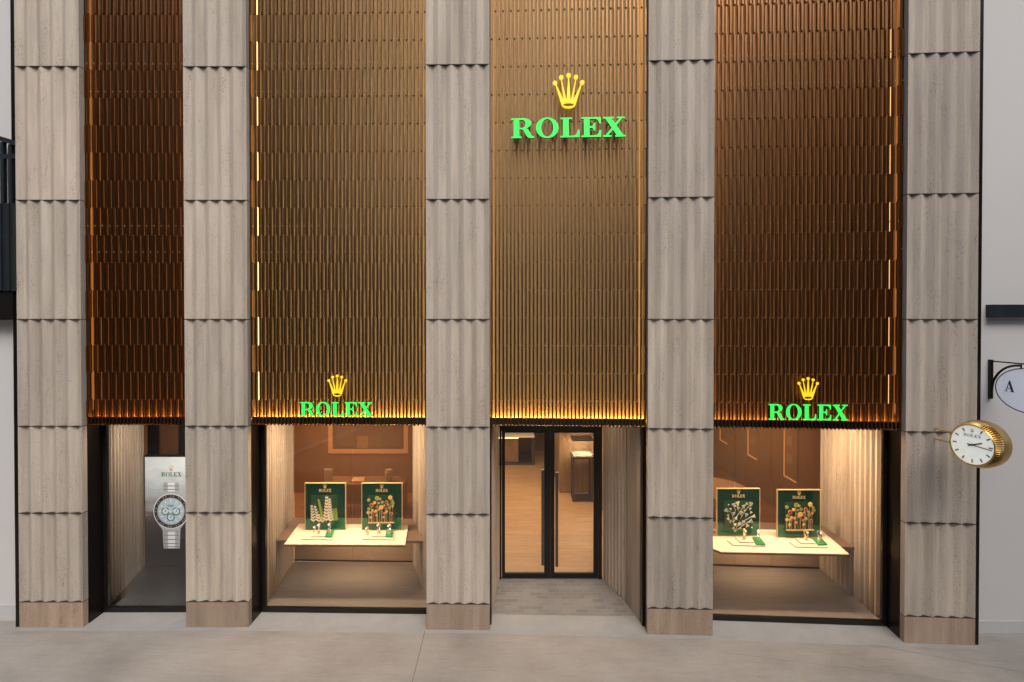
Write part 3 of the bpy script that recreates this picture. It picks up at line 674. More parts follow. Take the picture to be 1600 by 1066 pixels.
def tri_art(t, m, wd, hgt):
    bb = (133, 160, 583, 655); cm = {'b': 'gem_blue', 'c': 'gem_cream', 'g': 'gem_green', 'w': 'gem_white'}
    TR = [(295,318,'b',22),(335,300,'c',24),(470,308,'b',24),(430,310,'g',18),(400,335,'b',22),(225,380,'b',24),(300,410,'b',20),(265,365,'g',16),(345,355,'g',18),(375,395,'c',20),(470,360,'w',16),(430,425,'b',22),(480,400,'w',16),(500,435,'c',22),(240,465,'c',18),(320,455,'w',20),(470,485,'b',26),(395,495,'b',20),(355,515,'c',24),(310,520,'w',18),(440,535,'c',22),(265,500,'b',12),(247,320,'w',8),(485,550,'w',10),(290,560,'c',14),(365,560,'c',14),(410,380,'w',14),(240,430,'g',14),(485,325,'w',10),(320,335,'w',12)]
    rs = random.Random(5); k1 = wd/450
    for x, y, c, r in TR:
        base = math.atan2(-(y-600), x-320) + rs.uniform(-.5, .5); off = .03+rs.random()*.03; q = plan(m, wd, hgt, bb, x, y, off); r *= 1.12
        tri = lambda s: [(math.cos(base+R(a))*r*k1*s*w_, math.sin(base+R(a))*r*k1*s*w_) for a, w_ in ((52, 1), (-52, 1), (180, 1.0))]
        mm = Matrix.Translation(q) @ m.to_3x3().to_4x4() @ Matrix.Rotation(R(90), 4, 'X'); mb = MB()
        outline([tri(1)], .006, mm, mb); mb.cur = 1; outline([tri(.66)], .003, mm @ Matrix.Translation((0, 0, .005)), mb)
        link('triangle', mb, [M['gem_white'], M[cm[c]]], t)
    mb = MB()
    for pts in ([(312,600),(300,500),(290,430),(265,390),(235,385)], [(312,600),(345,520),(385,440),(430,370),(470,320)], [(300,500),(340,430),(400,345)], [(345,520),(420,480),(490,440)], [(385,440),(350,380),(335,310)], [(312,600),(400,530),(465,490)], [(300,500),(250,470)], [(290,430),(320,380),(300,325)]):
        mb.tube([plan(m, wd, hgt, bb, x, y, .028) for x, y in pts], .0035, 6)
    link('stems', mb, M['gem_white'], t)
b1 = board(476.3, 540.2, 755, 829, 0, 'green board with white branch ornaments, left board of its shelf'); leaf_art(*b1)
b2 = board(565, 628.5, 755, 829, 0, 'green board with coloured disc ornaments, in the window left of the entrance'); disc_art(*b2)
b3 = board(1120, 1187.5, 763.5, 838.5, 0, 'green board with blue and cream triangle ornaments'); tri_art(*b3)
b4 = board(1214.5, 1282, 765.5, 840.5, 0, 'green board with coloured disc ornaments, in the window beside the gold clock'); disc_art(*b4)

def tray(quads, pad, label):
    t = None; z = SZ+.001
    c = onz(*quads[0][0], SZ); c2 = onz(*quads[0][2], SZ)
    t = thing('display_tray', label, 'tray', ((c.x+c2.x)/2, (c.y+c2.y)/2, z), 0, 'stepped cream trays on the shelves')
    for i, qd in enumerate(quads):
        mb = MB(); P = [onz(x, y, z+.022) for x, y in qd]; mb.prism([(p.x, p.y) for p in P], z, z+.020); z += .022
        link('step', mb, M['cream'], t)
        mb = MB(); mb.prism([(lerp((P[0]+P[2])/2, p, 1.012).x, lerp((P[0]+P[2])/2, p, 1.012).y) for p in P], z-.022+.0005, z-.022+.006); link('step_edge', mb, M['shelfbrown'], t)
    mb = MB(); P = [onz(x, y, z-.01) for x, y in pad]; mb.prism([(p.x, p.y) for p in P], SZ+.0235, z+.004); link('green_pad', mb, M['green_pad'], t)
def zq(q, ox, oy, k): return [(ox+x/k, oy+y/k) for x, y in q]
k2 = 1563/220
tray([zq([(290,795),(630,798),(662,738),(420,735)], 430, 730, k2), zq([(400,762),(552,762),(590,705),(445,703)], 430, 730, k2)], zq([(553,775),(632,775),(660,703),(575,703)], 430, 730, k2), 'stepped cream tray with green pad in front of the branch display')
tray([zq([(970,795),(1310,798),(1332,740),(1080,735)], 430, 730, k2), zq([(1070,762),(1220,762),(1240,705),(1100,703)], 430, 730, k2)], zq([(1222,773),(1300,775),(1315,703),(1236,703)], 430, 730, k2), 'stepped cream tray with green pad, before the discs left of the entrance')
k4 = 1600/240
tray([zq([(300,740),(640,752),(560,690),(240,688)], 1100, 740, k4), zq([(375,708),(525,710),(480,662),(325,660)], 1100, 740, k4)], zq([(545,740),(640,742),(580,668),(500,668)], 1100, 740, k4), 'stepped cream tray with green pad in front of the triangle display')
tray([zq([(950,757),(1290,764),(1230,700),(885,705)], 1100, 740, k4), zq([(1010,722),(1165,722),(1110,675),(955,673)], 1100, 740, k4)], zq([(1190,745),(1285,742),(1225,680),(1130,680)], 1100, 740, k4), 'stepped cream tray with green pad, before the discs beside the gold clock')
def watch(px, py, top, label, z, tilt=0.):
    q = onz(px, py, z); s = q.y/F; bh = 5.0*s; r = (py-top)*s*.33
    t = thing('watch_on_stand', label, 'watch', q, random.uniform(-.3, .3), 'small watches on cream stands')
    mm = MATW[t.name]; p = MB(mm); w_ = .022
    p.add([(-w_,-w_,0),(w_,-w_,0),(w_,w_,0),(-w_,w_,0),(-w_*.85,-w_*.85,bh),(w_*.85,-w_*.85,bh),(w_*.85,w_*.85,bh),(-w_*.85,w_*.85,bh)], [(3,2,1,0),(4,5,6,7),(0,1,5,4),(1,2,6,5),(2,3,7,6),(3,0,4,7)]); link('stand', p, M['cream'], t)
    p = MB(mm @ Matrix.Translation((0, 0, bh+r*1.1)) @ Matrix.Rotation(R(-35), 4, 'X')); 
    n = 20; wdh = .009
    vs = []; 
    for k in range(n):
        a = 2*math.pi*k/n; 
        for rr, yy in ((r*1.1, -wdh), (r*1.1, wdh), (r*.86, wdh), (r*.86, -wdh)): vs.append((yy, rr*math.cos(a)*.8, rr*math.sin(a)*1.15))
    fs = [(k*4+j, k*4+(j+1) % 4, ((k+1) % n)*4+(j+1) % 4, ((k+1) % n)*4+j) for k in range(n) for j in range(4)]
    p.add(vs, fs); link('bracelet', p, M['steel'] if random.random() < .5 else M['goldtrim'], t, True)
    p = MB(mm @ Matrix.Translation((0, 0, bh+r*1.25)) @ Matrix.Rotation(R(-35), 4, 'X')); p.cyl((0, -r*.86, 0), (0, -r*1.1, 0), .019, 20); link('watch_case', p, M['gold'], t)
    p.v = []; p.f = []; p.mi = []; p.cyl((0, -r*1.1, 0), (0, -r*1.13, 0), .014, 20); link('dial', p, M['clockface'], t)
watch(492, 834, 824, 'leftmost small watch, low on the shelf before the branch display', SZ+.001)
watch(498.7, 833.5, 818, 'small watch at the foot of the branch display, second from left', SZ+.045)
watch(515, 833, 817, 'small watch standing on the green pad before the branch display', SZ+.05)
watch(573.7, 836, 825.5, 'leftmost small watch before the discs, left of the entrance', SZ+.001)
watch(592, 833.5, 819, 'middle small watch before the discs, left of the entrance', SZ+.045)
watch(608.5, 834, 820, 'small watch on the green pad before the discs, left of the entrance', SZ+.05)
watch(1163.3, 842.5, 827.5, 'small watch on the upper step before the triangle display', SZ+.045)
watch(1184.3, 844.5, 828, 'small watch on the green pad before the triangle display', SZ+.05)
watch(1259.3, 844.5, 830, 'small watch on the upper step before the discs beside the clock pillar', SZ+.045)
watch(1280.3, 846, 830.5, 'small watch on the green pad before the discs beside the clock pillar', SZ+.05)

# ================================================================== ENTRANCE
dl, dr = onz(780.5, 905), onz(941, 907.5)
DY = (dl.y+dr.y)/2; dl.y = dr.y = DY
p3r, p4l = PW[2][1], PW[3][0]
g = MB(); rb = onz(1000, 964)
lf = Vector((p3r.x+.03, onz(800, 960).y, 0)); rf = Vector((p4l.x-.07, lf.y-.06, 0))
g.add([(lf.x, lf.y, .008), (rf.x, rf.y, .008), (dr.x+.02, DY+.05, .008), (dl.x-.02, DY+.05, .008)], [(0, 1, 2, 3)]); struct(link('recess_tiles', g, M['tiles']))
def gstrip(i):
    a, b = PW[i][1], PW[i+1][0]; m, wd, an = frame(a, b); q = MB(m)
    q.add([(0, .0, .004), (wd, .0, .004), (wd, REV+.2, .004), (0, REV+.2, .004)], [(0, 1, 2, 3)]); struct(link('granite_threshold', q, M['granite']))
for i in range(4): gstrip(i)
g = MB(); L0 = PW[0][0]; pts = [(L0.x-4, L0.y-.12), (L0.x-4, L0.y+1)]
fr_ = []
for a, b in PW: fr_ += [a, b]
for a, b in zip(fr_[:-1], fr_[1:]):
    q = MB(); q.add([(a.x, a.y-.09, .002), (b.x, b.y-.09, .002), (b.x, b.y+.02, .002), (a.x, a.y+.02, .002)], [(0, 1, 2, 3)]); g.add(q.v, q.f)
struct(link('granite_edging', g, M['granite']))
# paving joints
g = MB()
def jline(p, q, w_=.006):
    dd = (q-p).normalized(); n_ = Vector((-dd.y, dd.x, 0))*w_/2; g.add([(p-n_)+Vector((0, 0, .003)), (p+n_)+Vector((0, 0, .003)), (q+n_)+Vector((0, 0, .003)), (q-n_)+Vector((0, 0, .003))], [(0, 1, 2, 3)])
jline(onz(664, 986), onz(657, 1066)+Vector((0, -6, 0)), .013)
jline(Vector((-14, 3.2, 0)), Vector((14, 3.0, 0)))
jline(onz(1330, 1002), onz(1660, 1062)); jline(onz(1130, 1020), onz(1500, 1066), .004)
struct(link('paving_joints', g, simple('paving_joint', (.20, .185, .17), .8)))

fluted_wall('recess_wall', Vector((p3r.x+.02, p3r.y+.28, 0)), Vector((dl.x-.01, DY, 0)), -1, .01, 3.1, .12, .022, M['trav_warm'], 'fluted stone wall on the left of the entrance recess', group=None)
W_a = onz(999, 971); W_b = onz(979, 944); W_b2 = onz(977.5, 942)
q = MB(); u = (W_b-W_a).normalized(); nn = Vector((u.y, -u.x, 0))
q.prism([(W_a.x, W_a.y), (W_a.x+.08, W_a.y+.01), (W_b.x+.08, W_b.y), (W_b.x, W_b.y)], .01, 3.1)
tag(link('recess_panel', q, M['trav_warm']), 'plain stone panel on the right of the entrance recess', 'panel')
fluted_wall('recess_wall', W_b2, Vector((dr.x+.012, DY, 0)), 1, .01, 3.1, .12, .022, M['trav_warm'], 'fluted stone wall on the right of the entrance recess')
q = MB(); q.box((W_a.x+.01, W_a.y-.14, .0), (p4l.x+.03, W_a.y-.0, 3.1)); tag(link('jamb_post', q, M['dark']), 'dark metal post at the right edge of the entrance recess', 'post')
q = MB(); q.box((p3r.x-.02, p3r.y+.14, .0), (p3r.x+.022, p3r.y+.275, 3.1)); tag(link('jamb_post', q, M['dark']), 'dark metal post at the left edge of the entrance recess', 'post')
q = MB(); q.box((p3r.x, p3r.y+.62, 3.12), (p4l.x, DY+.1, 3.2)); tag(link('recess_ceiling', q, M['dark']), 'dark ceiling over the entrance recess', 'ceiling')['kind'] = 'structure'

DTOP = zat(671.5, DY)
t = thing('door_frame', 'black metal frame around the double glass doors', 'door frame', (dl.x/2+dr.x/2, DY, 0))
fx0 = dl.x; fx1 = dr.x; q = MB(); q.box((fx0, DY, 0.01), (fx0+.035, DY+.12, 3.1)); link('jamb', q, M['black'], t)
q = MB(); q.box((fx1-.06, DY, 0.01), (fx1, DY+.12, 3.1)); link('jamb', q, M['black'], t)
q = MB(); q.box((fx0+.035, DY, DTOP-.02), (fx1-.06, DY+.12, 3.1)); link('header', q, M['black'], t)
def door(px0, px1, g0, g1, hx, hy0, hy1, label):
    x0, x1 = at(px0, 800, DY).x+.002, at(px1, 800, DY).x-.002; a, b = at(g0, 800, DY).x, at(g1, 800, DY).x
    zb = zat(896.5, DY); zt = DTOP-.06
    t = thing('glass_door', label, 'door', ((x0+x1)/2, DY+.03, .012), 0, 'glass entrance doors')
    q = MB(); y0, y1 = DY+.02, DY+.075
    q.box((x0, y0, .02), (a, y1, DTOP-.025)); q.box((b, y0, .02), (x1, y1, DTOP-.025)); q.box((a, y0, .02), (b, y1, zb)); q.box((a, y0, zt), (b, y1, DTOP-.025)); link('frame', q, M['black'], t)
    q = MB(); q.box((a, DY+.04, zb), (b, DY+.052, zt)); link('glass_pane', q, M['clearglass'], t)
    hd = DY-.07; X = at(hx, 800, hd).x; z1, z0 = zat(hy0, hd), zat(hy1, hd)
    q = MB(); q.box((X-.024, hd-.02, z0), (X+.024, hd+.02, z1)); q.box((X-.016, hd+.02, z0+.10), (X+.016, DY+.0199, z0+.15)); q.box((X-.016, hd+.02, z1-.15), (X+.016, DY+.0199, z1-.10)); link('handle', q, M['pewter'], t)
door(784, 860.2, 789, 850.5, 848, 734, 883, 'left glass entrance door with a long bronze pull handle')
door(860.2, 935, 866.5, 928, 870, 738, 885, 'right glass entrance door with a long bronze pull handle')

# ================================================================== SHOP INTERIOR
q = MB(); q.add([(-9, DY+.05, .012), (10, DY+.05, .012), (10, 21, .012), (-9, 21, .012)], [(0, 1, 2, 3)]); o = struct(link('shop_floor', q, M['woodfloor']))
q = MB(); q.box((-9, 8.85, 3.22), (10, 21, 3.3)); struct(link('shop_ceiling', q, M['wallgrey']))
def wall(a, b, z1, label, ml='woodwall', z0=0.013):
    q = MB(); q.box((a[0], a[1], z0), (b[0], b[1], z1)); return tag(link('shop_wall', q, M[ml]), label, 'wall')
wall((-9, 21), (10, 21.2), 3.2, 'back wall of the shop seen far behind the doors')
wall((-9.2, 8.7), (-9, 21), 3.2, 'left side wall inside the shop')
wall((10, 8.6), (10.2, 21), 3.2, 'right side wall inside the shop')
cpos = onz(874, 771)
wall((cpos.x, cpos.y), (cpos.x+.35, cpos.y+5), 3.2, 'wooden partition standing behind the glass pedestal case')
wall((cpos.x+.35, cpos.y), (4.6, cpos.y+.2), 3.2, 'wooden wall behind the right entrance door')
wall((-7.6, 14.2), (-2.6, 14.35), 3.2, 'brown wall behind the desk, carrying the framed picture')
wall((6.35, 10.6), (6.5, 17), 3.2, 'side wall with lit display cases, seen through the window by the clock')
wall((3.0, 17), (6.35, 17.15), 3.2, 'brown wall deep behind the triangle display')
wall((2.15, 10.2), (2.3, cpos.y), 3.2, 'inner wall between the entrance hall and the clock side window')
wall((-1.75, 10.7), (-1.62, 14.2), 3.2, 'inner wall between the entrance hall and the picture wall')
# pedestal
pb = onz(911, 785); s = .25
t = thing('display_pedestal', 'dark framed pedestal with a lit glass case, seen through the right door', 'pedestal', (pb.x, pb.y+s, .013))
X, Y = pb.x, pb.y+s; zt = 1.13; q = MB(); l_ = .022
for sx in (-1, 1):
    for sy in (-1, 1):
        q = MB(); q.box((X+sx*s, Y+sy*s, .05), (X+sx*(s-.04), Y+sy*(s-.04), zt-.05)); link('leg', q, M['pewter'], t)
q = MB(); q.box((X-s-.01, Y-s-.01, .014), (X+s+.01, Y+s+.01, .05)); link('base', q, M['pewter'], t)
q = MB(); q.box((X-s-.02, Y-s-.02, zt-.05), (X+s+.02, Y+s+.02, zt)); link('table_top', q, M['pewter'], t)
q = MB(); q.box((X-s+.02, Y-s+.02, zt+.002), (X+s-.02, Y+s-.02, zt+.03)); link('plinth', q, M['cream'], t)
q = MB(); q.box((X-s+.005, Y-s+.005, zt+.0302), (X+s-.005, Y+s-.005, zt+.40)); link('glass_case', q, M['clearglass'], t)
q = MB(); q.box((X-s-.01, Y-s-.01, zt+.402), (X+s+.01, Y+s+.01, zt+.43)); link('lid', q, M['pewter'], t)
lamp('case_lamp', (X, Y, zt+.395), .3, 14, (1, .8, .55), t)
# counter
cb = onz(835, 727.5); X1 = cb.x; Y0 = cb.y; X0 = X1-2.2; zt = .92
t = thing('shop_counter', 'wooden counter with dark frame far inside, seen through the left door', 'counter', ((X0+X1)/2, Y0+.6, .013))
q = MB(); q.box((X0, Y0, zt-.05), (X1, Y0+1.5, zt)); link('counter_top', q, M['cream'], t)
for xx in (X1-.07, X0):
    q = MB(); q.box((xx, Y0+.001, .08), (xx+.07, Y0+.07, zt-.052)); link('leg', q, M['pewter'], t)
    q = MB(); q.box((xx, Y0+1.4, .08), (xx+.07, Y0+1.47, zt-.052)); link('leg', q, M['pewter'], t)
q = MB(); q.box((X0, Y0, .014), (X1, Y0+1.5, .075)); link('base', q, M['pewter'], t)
q = MB(); q.box((X0+.1, Y0+.15, .077), (X1-.5, Y0+1.2, zt-.054)); link('cabinet', q, M['woodwall'], t)
q = MB(); q.box((X0+.1, Y0+.13, zt-.10), (X1-.5, Y0+.148, zt-.08)); link('light_strip', q, M['ledw'], t)
# desk behind window 1
DD = 12.6; dz = .78
def dp(px, py, z): return onz(px, py, z)
a, b, c, d_ = dp(500, 757, dz), dp(632, 757, dz), dp(625, 744, dz), dp(519, 744, dz)
t = thing('desk', 'light wooden desk behind the branch and disc displays', 'desk', ((a.x+b.x)/2, (a.y+c.y)/2, .013))
q = MB(); q.prism([(p.x, p.y) for p in (a, b, c, d_)], dz-.05, dz); link('desk_top', q, M['backpanel'], t)
q = MB(); q.box((a.x+.05, a.y+.05, .014), (a.x+.12, c.y-.05, dz-.052)); link('side_panel', q, M['woodwall'], t)
q = MB(); q.box((b.x-.12, a.y+.05, .014), (b.x-.05, c.y-.05, dz-.052)); link('side_panel', q, M['woodwall'], t)
q = MB(); q.box((a.x+.12, a.y+.35, .2), (b.x-.12, a.y+.39, dz-.052)); link('front_panel', q, M['backpanel'], t)
t = thing('desk_pad', 'cream pad with brown rim lying on the desk', 'pad', dp(560, 750, dz))
P = [dp(547, 754, dz), dp(569, 754, dz), dp(573, 746.5, dz), dp(550, 746.5, dz)]; q = MB(); q.prism([(p.x, p.y) for p in P], dz+.001, dz+.012); link('rim', q, M['shelfbrown'], t)
cc = sum(P, Vector())/4; q = MB(); q.prism([(lerp(cc, p, .84).x, lerp(cc, p, .84).y) for p in P], dz+.0125, dz+.018); link('pad', q, M['cream'], t)
v = dp(512.5, 751, dz); q = MB(); q.box((v.x-.09, v.y, dz+.001), (v.x+.09, v.y+.07, dz+.26)); q.box((v.x-.07, v.y-.01, dz+.03), (v.x+.07, v.y-.001, dz+.23))
tag(link('desk_mirror', q, M['skirt']), 'pale upright box on the left end of the desk', 'box')
v = dp(607.5, 752, dz); q = MB(Matrix.Translation((v.x, v.y, dz+.001))); q.lathe([(0, 0), (.06, 0), (.075, .02), (.095, .16), (.10, .22), (.085, .24), (.085, .27), (0, .27)], 24)
tag(link('desk_vase', q, M['skirt'], None, True), 'round patterned vase on the right end of the desk', 'vase')
# framed picture
PYD = 14.2; x0, x1 = at(514, 700, PYD).x, at(638, 700, PYD).x; z0 = zat(708, PYD); z1 = z0+1.55
t = thing('framed_picture', 'large dark picture in a pale gold frame on the wall behind the desk', 'picture', ((x0+x1)/2, PYD-.04, z0))
q = MB(); f = .11; y0, y1 = PYD-.05, PYD-.004
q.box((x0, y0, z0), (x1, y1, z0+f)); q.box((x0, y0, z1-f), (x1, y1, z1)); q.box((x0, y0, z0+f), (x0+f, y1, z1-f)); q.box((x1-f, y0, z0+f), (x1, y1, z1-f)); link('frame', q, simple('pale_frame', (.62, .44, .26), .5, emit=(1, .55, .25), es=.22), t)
q = MB(); q.box((x0+f, y0+.02, z0+f), (x1-f, y1, z1-f)); link('canvas', q, simple('dark_picture', (.07, .05, .04), .5, noise=.7, nscale=4), t)
for (u0, u1, v0, v1, ml) in ((.34, .50, .02, .26, 'goldtrim'), (.52, .70, .04, .30, 'pewter'), (.72, .95, .04, .34, 'shelfbrown'), (.06, .30, .05, .5, 'pewter')):
    W_ = x1-x0-2*f; H_ = z1-z0-2*f; q = MB(); q.box((x0+f+u0*W_, y0+.012, z0+f+v0*H_), (x0+f+u1*W_, y0+.0195, z0+f+v1*H_)); link('picture_panel', q, simple('picture_print', {'goldtrim': (.30, .20, .12), 'pewter': (.12, .09, .07), 'shelfbrown': (.10, .075, .06)}[ml], .5, noise=.6, nscale=9), t)
# lit wall cases behind window 3
for (pa, yb, lab) in ((1229, 744, 'lit tall wall case nearest the street, behind the triangle display'), (1172, 711, 'middle lit tall wall case behind the triangle display'), (1128, 688, 'farthest lit tall wall case behind the triangle display')):
    Xw = 6.34; Df = F*Xw/(pa-800); zb = zat(yb, Df); Dn = Df-.55
    t = thing('wall_case', lab, 'case', (Xw, (Df+Dn)/2, zb), 0, 'lit wall cases behind the triangle display')
    q = MB(); q.box((Xw-.04, Dn, zb), (Xw, Df, zb+1.5)); link('case_body', q, M['backpanel'], t)
    q = MB(); q.box((Xw-.055, Df-.03, zb), (Xw-.041, Df, zb+1.5)); q.box((Xw-.055, Dn, zb-.0), (Xw-.041, Df-.03, zb+.03)); link('light_strip', q, M['ledcase'], t)
    for zz in (.35, .75): 
        q = MB(); q.box((Xw-.06, Dn+.15, zb+zz), (Xw-.041, Df-.15, zb+zz+.22)); link('shelf_item', q, M['trav_warm'], t)
# round table behind window 3
v = onz(1128, 760, .8); t = thing('round_table', 'pale round table behind the triangle display', 'table', (v.x-.3, v.y, .013))
q = MB(Matrix.Translation((v.x-.3, v.y, 0))); q.lathe([(0, .74), (.80, .74), (.82, .76), (.82, .79), (0, .79)], 40); link('table_top', q, M['cream'], t, True)
q = MB(Matrix.Translation((v.x-.3, v.y, 0))); q.lathe([(0, .014), (.3, .014), (.3, .03), (.08, .05), (.08, .738), (0, .738)], 24); link('table_leg', q, M['pewter'], t, True)

# lamps in the ceilings
def ceil_lamp(loc, size, power, label, sy=None, col=(1, .73, .48), rot=(0, 0, 0)):
    t = thing('ceiling_lamp', label, 'lamp', loc, 0, 'warm ceiling lamps')
    x, y, z = loc; q = MB(); q.box((x-size/2, y-(sy or size)/2, z), (x+size/2, y+(sy or size)/2, z+.02)); link('housing', q, M['dark'], t)
    lamp('ceiling_light', (x, y, z-.01), size, power, col, t, rot, sy)
c1 = (A1+B1+C1+D1)/4; c3 = (A3+B3+C3+D3)/4
ceil_lamp((c1.x+.05, 8.88, CEZ-.03), 1.4, 105, 'warm lamp strip over the branch and disc displays', .25)
ceil_lamp((c3.x, 8.70, CEZ-.03), 1.4, 105, 'warm lamp strip over the triangle display', .25)
for cc_, nm_ in ((c1, 'branch and disc'), (c3, 'triangle')):
    tt_ = thing('shelf_lamp', 'slim warm lamp hidden under the brown shelf of the ' + nm_ + ' display', 'lamp', (cc_.x, 9.3, SZ-.08), 0, 'warm lamps under the shelves')
    q = MB(); q.box((cc_.x-.7, 9.28, SZ-.10), (cc_.x+.7, 9.32, SZ-.076)); link('housing', q, M['dark'], tt_)
    lamp('shelf_light', (cc_.x, 9.3, SZ-.105), 1.3, 20, (1, .70, .44), tt_, (R(50), 0, 0), .03)
ceil_lamp((0.3, 13, 3.19), 3, 230, 'warm ceiling lamp over the entrance hall', 6)
ceil_lamp((-4.5, 12.4, 3.19), 2.5, 170, 'warm ceiling lamp over the desk', 1.5)
ceil_lamp((4.3, 13, 3.19), 2.5, 80, 'warm ceiling lamp over the round table', 3)
ceil_lamp((A0.x+.75, A0.y+.6, CEZ-.03), .8, 30, 'faint lamp over the watch poster', .2, (1, .86, .72))  # unseen lamp added to brighten the ribbed side wall
ceil_lamp((.8, 8.95, 3.10), 1.2, 6, 'small warm lamp over the entrance recess', .2)

# ================================================================== NEIGHBOURS
LD = 8.2
q = MB(); q.box((-16, LD, 0), (PW[0][0].x-.02, LD+.3, 11.6)); t1 = tag(link('left_wall', q, M['wallgrey']), 'plain pale grey wall left of the shopfront, behind the balustrade', 'wall')
q = MB(); q.box((-16, LD-.012, 0), (PW[0][0].x-.08, LD-.0005, zat(945, LD))); o = link('skirting', q, M['skirt'], t1)
RD = 7.87
q = MB(); q.box((PW[4][1].x+.02, RD, 0), (16, RD+.3, 11.6)); t2 = tag(link('right_wall', q, M['wallgrey']), 'plain pale grey wall right of the shopfront, behind the gold clock', 'wall')
q = MB(); q.box((PW[4][1].x+.07, RD-.012, 0), (16, RD-.0005, zat(970, RD))); link('skirting', q, M['skirt'], t2)
q = MB(); v = at(1541, 476, 7.76); v2 = at(1541, 496, 7.76); q.box((v.x+.09, 7.76, v2.z), (12, 7.869, v.z)); tag(link('canopy_edge', q, M['rail']), 'dark flat canopy edge projecting from the right wall above the oval sign', 'canopy')
# balustrade
BD = 7.95
t = thing('balustrade', 'dark steel walkway balustrade at the left edge', 'balustrade', at(0, 500, BD))
xr = at(20, 300, BD).x; xl = xr-4
za, zb_ = zat(223, BD), zat(223, BD)+.9
q = MB(); q.add([(xr, BD, za-.03), (xl, BD, zb_+.3), (xl, BD+.1, zb_+.3), (xr, BD+.1, za-.03), (xr, BD, za+.04), (xl, BD, zb_+.37), (xl, BD+.1, zb_+.37), (xr, BD+.1, za+.04)], [(3,2,1,0),(4,5,6,7),(0,1,5,4),(1,2,6,5),(2,3,7,6),(3,0,4,7)]); link('top_rail', q, M['rail'], t)
for k in range(30):
    x = xr-.04-k*.115; zt_ = za-.03+(xr-x)/(xr-xl)*(zb_+.33-za); q = MB(); q.box((x-.045, BD+.02, zat(322, BD)), (x, BD+.08, zt_)); link('baluster', q, M['rail'], t)
q = MB(); q.box((xl, BD+.022, zat(247, BD)), (xr-.002, BD+.06, zat(240, BD))); link('mid_rail', q, M['rail'], t)
q = MB(); q.box((xl, BD, zat(455, BD)), (xr, BD+.22, zat(318, BD)))
link('fascia', q, M['rail'], t)
for k in range(34):
    x = xr-.04-k*.115; q = MB(); q.box((x-.05, BD-.025, zat(455, BD)+.01), (x, BD-.001, zat(318, BD))); link('fascia_rib', q, M['rail'], t)
q = MB(); q.box((xl, BD+.02, zat(500, BD)), (at(17, 400, BD).x, BD+.24, zat(456, BD))); link('soffit_box', q, M['black'], t)
q = MB(); q.box((at(18, 400, BD).x, BD+.1, zat(460, BD)), (xr-.06, BD+.2, zat(456, BD))); link('soffit_light', q, M['ledw'], t)
# oval sign on bracket
SX = at(1547.5, 590, RD-.02).x; SD = 7.27
cz = at(1607, 611, SD).z
t = thing('bracket_sign', 'pale oval hanging sign with a letter on a black wrought bracket', 'sign', (SX, RD, cz))
z0_, z1_ = zat(623, RD-.02), zat(562, RD-.02)
q = MB(); q.box((SX-.02, RD-.045, z0_), (SX+.02, RD-.001, z1_)); link('wall_bar', q, M['black'], t)
q = MB(); q.box((SX-.008, SD-.5, z1_-.03), (SX+.008, RD-.045, z1_-.012)); link('top_arm', q, M['black'], t)
q = MB(); zc = z0_+.12; q.tube([(SX, RD-.045-.42*(1-math.cos(a)), zc+(z1_-.05-zc)*math.sin(a)) for a in [R(9*k) for k in range(11)]], .016, 8); link('curved_brace', q, M['black'], t)
oa, ob = .47, .295
q = MB(); q.box((SX-.006, SD+.10, cz+ob-.02), (SX+.006, SD+.114, z1_-.03)); q.box((SX-.006, SD-.114, cz+ob-.02), (SX+.006, SD-.10, z1_-.03)); link('hanger', q, M['black'], t)
mo = Matrix(((0, 0, -1, SX), (-1, 0, 0, SD), (0, 1, 0, cz), (0, 0, 0, 1)))   # local x -> -Y (towards viewer), y -> up, normal -> -X
q = MB(); outline([ell(0, 0, oa, ob, 64)], .04, mo, q); link('oval_plate', q, M['signface'], t)
q = MB(); outline([ell(0, 0, oa+.006, ob+.006, 64), ell(0, 0, oa-.006, ob-.006, 64)], .05, mo, q); link('rim', q, M['black'], t)
la = SD-7.52; q = MB(); outline(sc2(G['A'][1], .155, la-.08, -.045), .006, mo @ Matrix.Translation((0, 0, .0235)), q); link('letter', q, M['ink'], t)
# ------------------------------------------------------------------ gold clock
cF = at(1519.3, 695.2, 6.93); th_ = R(71)
ex = Vector((math.cos(th_), -math.sin(th_), 0)); ez = Vector((-math.sin(th_), -math.cos(th_), 0)); ey = Vector((0, 0, 1))
mc = Matrix(((ex.x, ey.x, ez.x, cF.x), (ex.y, ey.y, ez.y, cF.y), (ex.z, ey.z, ez.z, cF.z), (0, 0, 0, 1)))
t = thing('wall_clock', 'round gold clock with fluted bezel and white face, projecting from the right pillar', 'clock', cF)
q = MB(mc); q.lathe([(0, .0), (.247, .0), (.247, -.02)], 72); link('clock_face', q, M['clockface'], t)
q = MB(mc); q.lathe([(.247, -.02), (.247, .016), (.256, .020), (.262, .012)], 72); link('inner_ring', q, M['gold'], t, True)
q = MB(mc); N = 66; vs = []; fs = []
for k in range(N*2):
    a = math.pi*k/N; o_ = .0 if k % 2 else -.013
    for r_, h_ in ((.262, .012+o_*.4), (.286, -.035+o_), (.299, -.097+o_*.3)): vs.append(((r_+o_*.6)*math.cos(a), (r_+o_*.6)*math.sin(a), h_))
for k in range(N*2):
    k2_ = (k+1) % (N*2)
    for j in range(2): fs.append((k*3+j, k2_*3+j, k2_*3+j+1, k*3+j+1))
q.add(vs, fs); link('fluted_bezel', q, M['gold'], t)
q = MB(mc); q.lathe([(.290, -.096), (.301, -.100), (.303, -.12), (.300, -.22), (.290, -.26), (.268, -.305), (.250, -.32), (0, -.32)], 72); link('case_body', q, simple('brushed_gold', (.62, .40, .15), .38, 1.0, noise=.08, nscale=6), t, True)
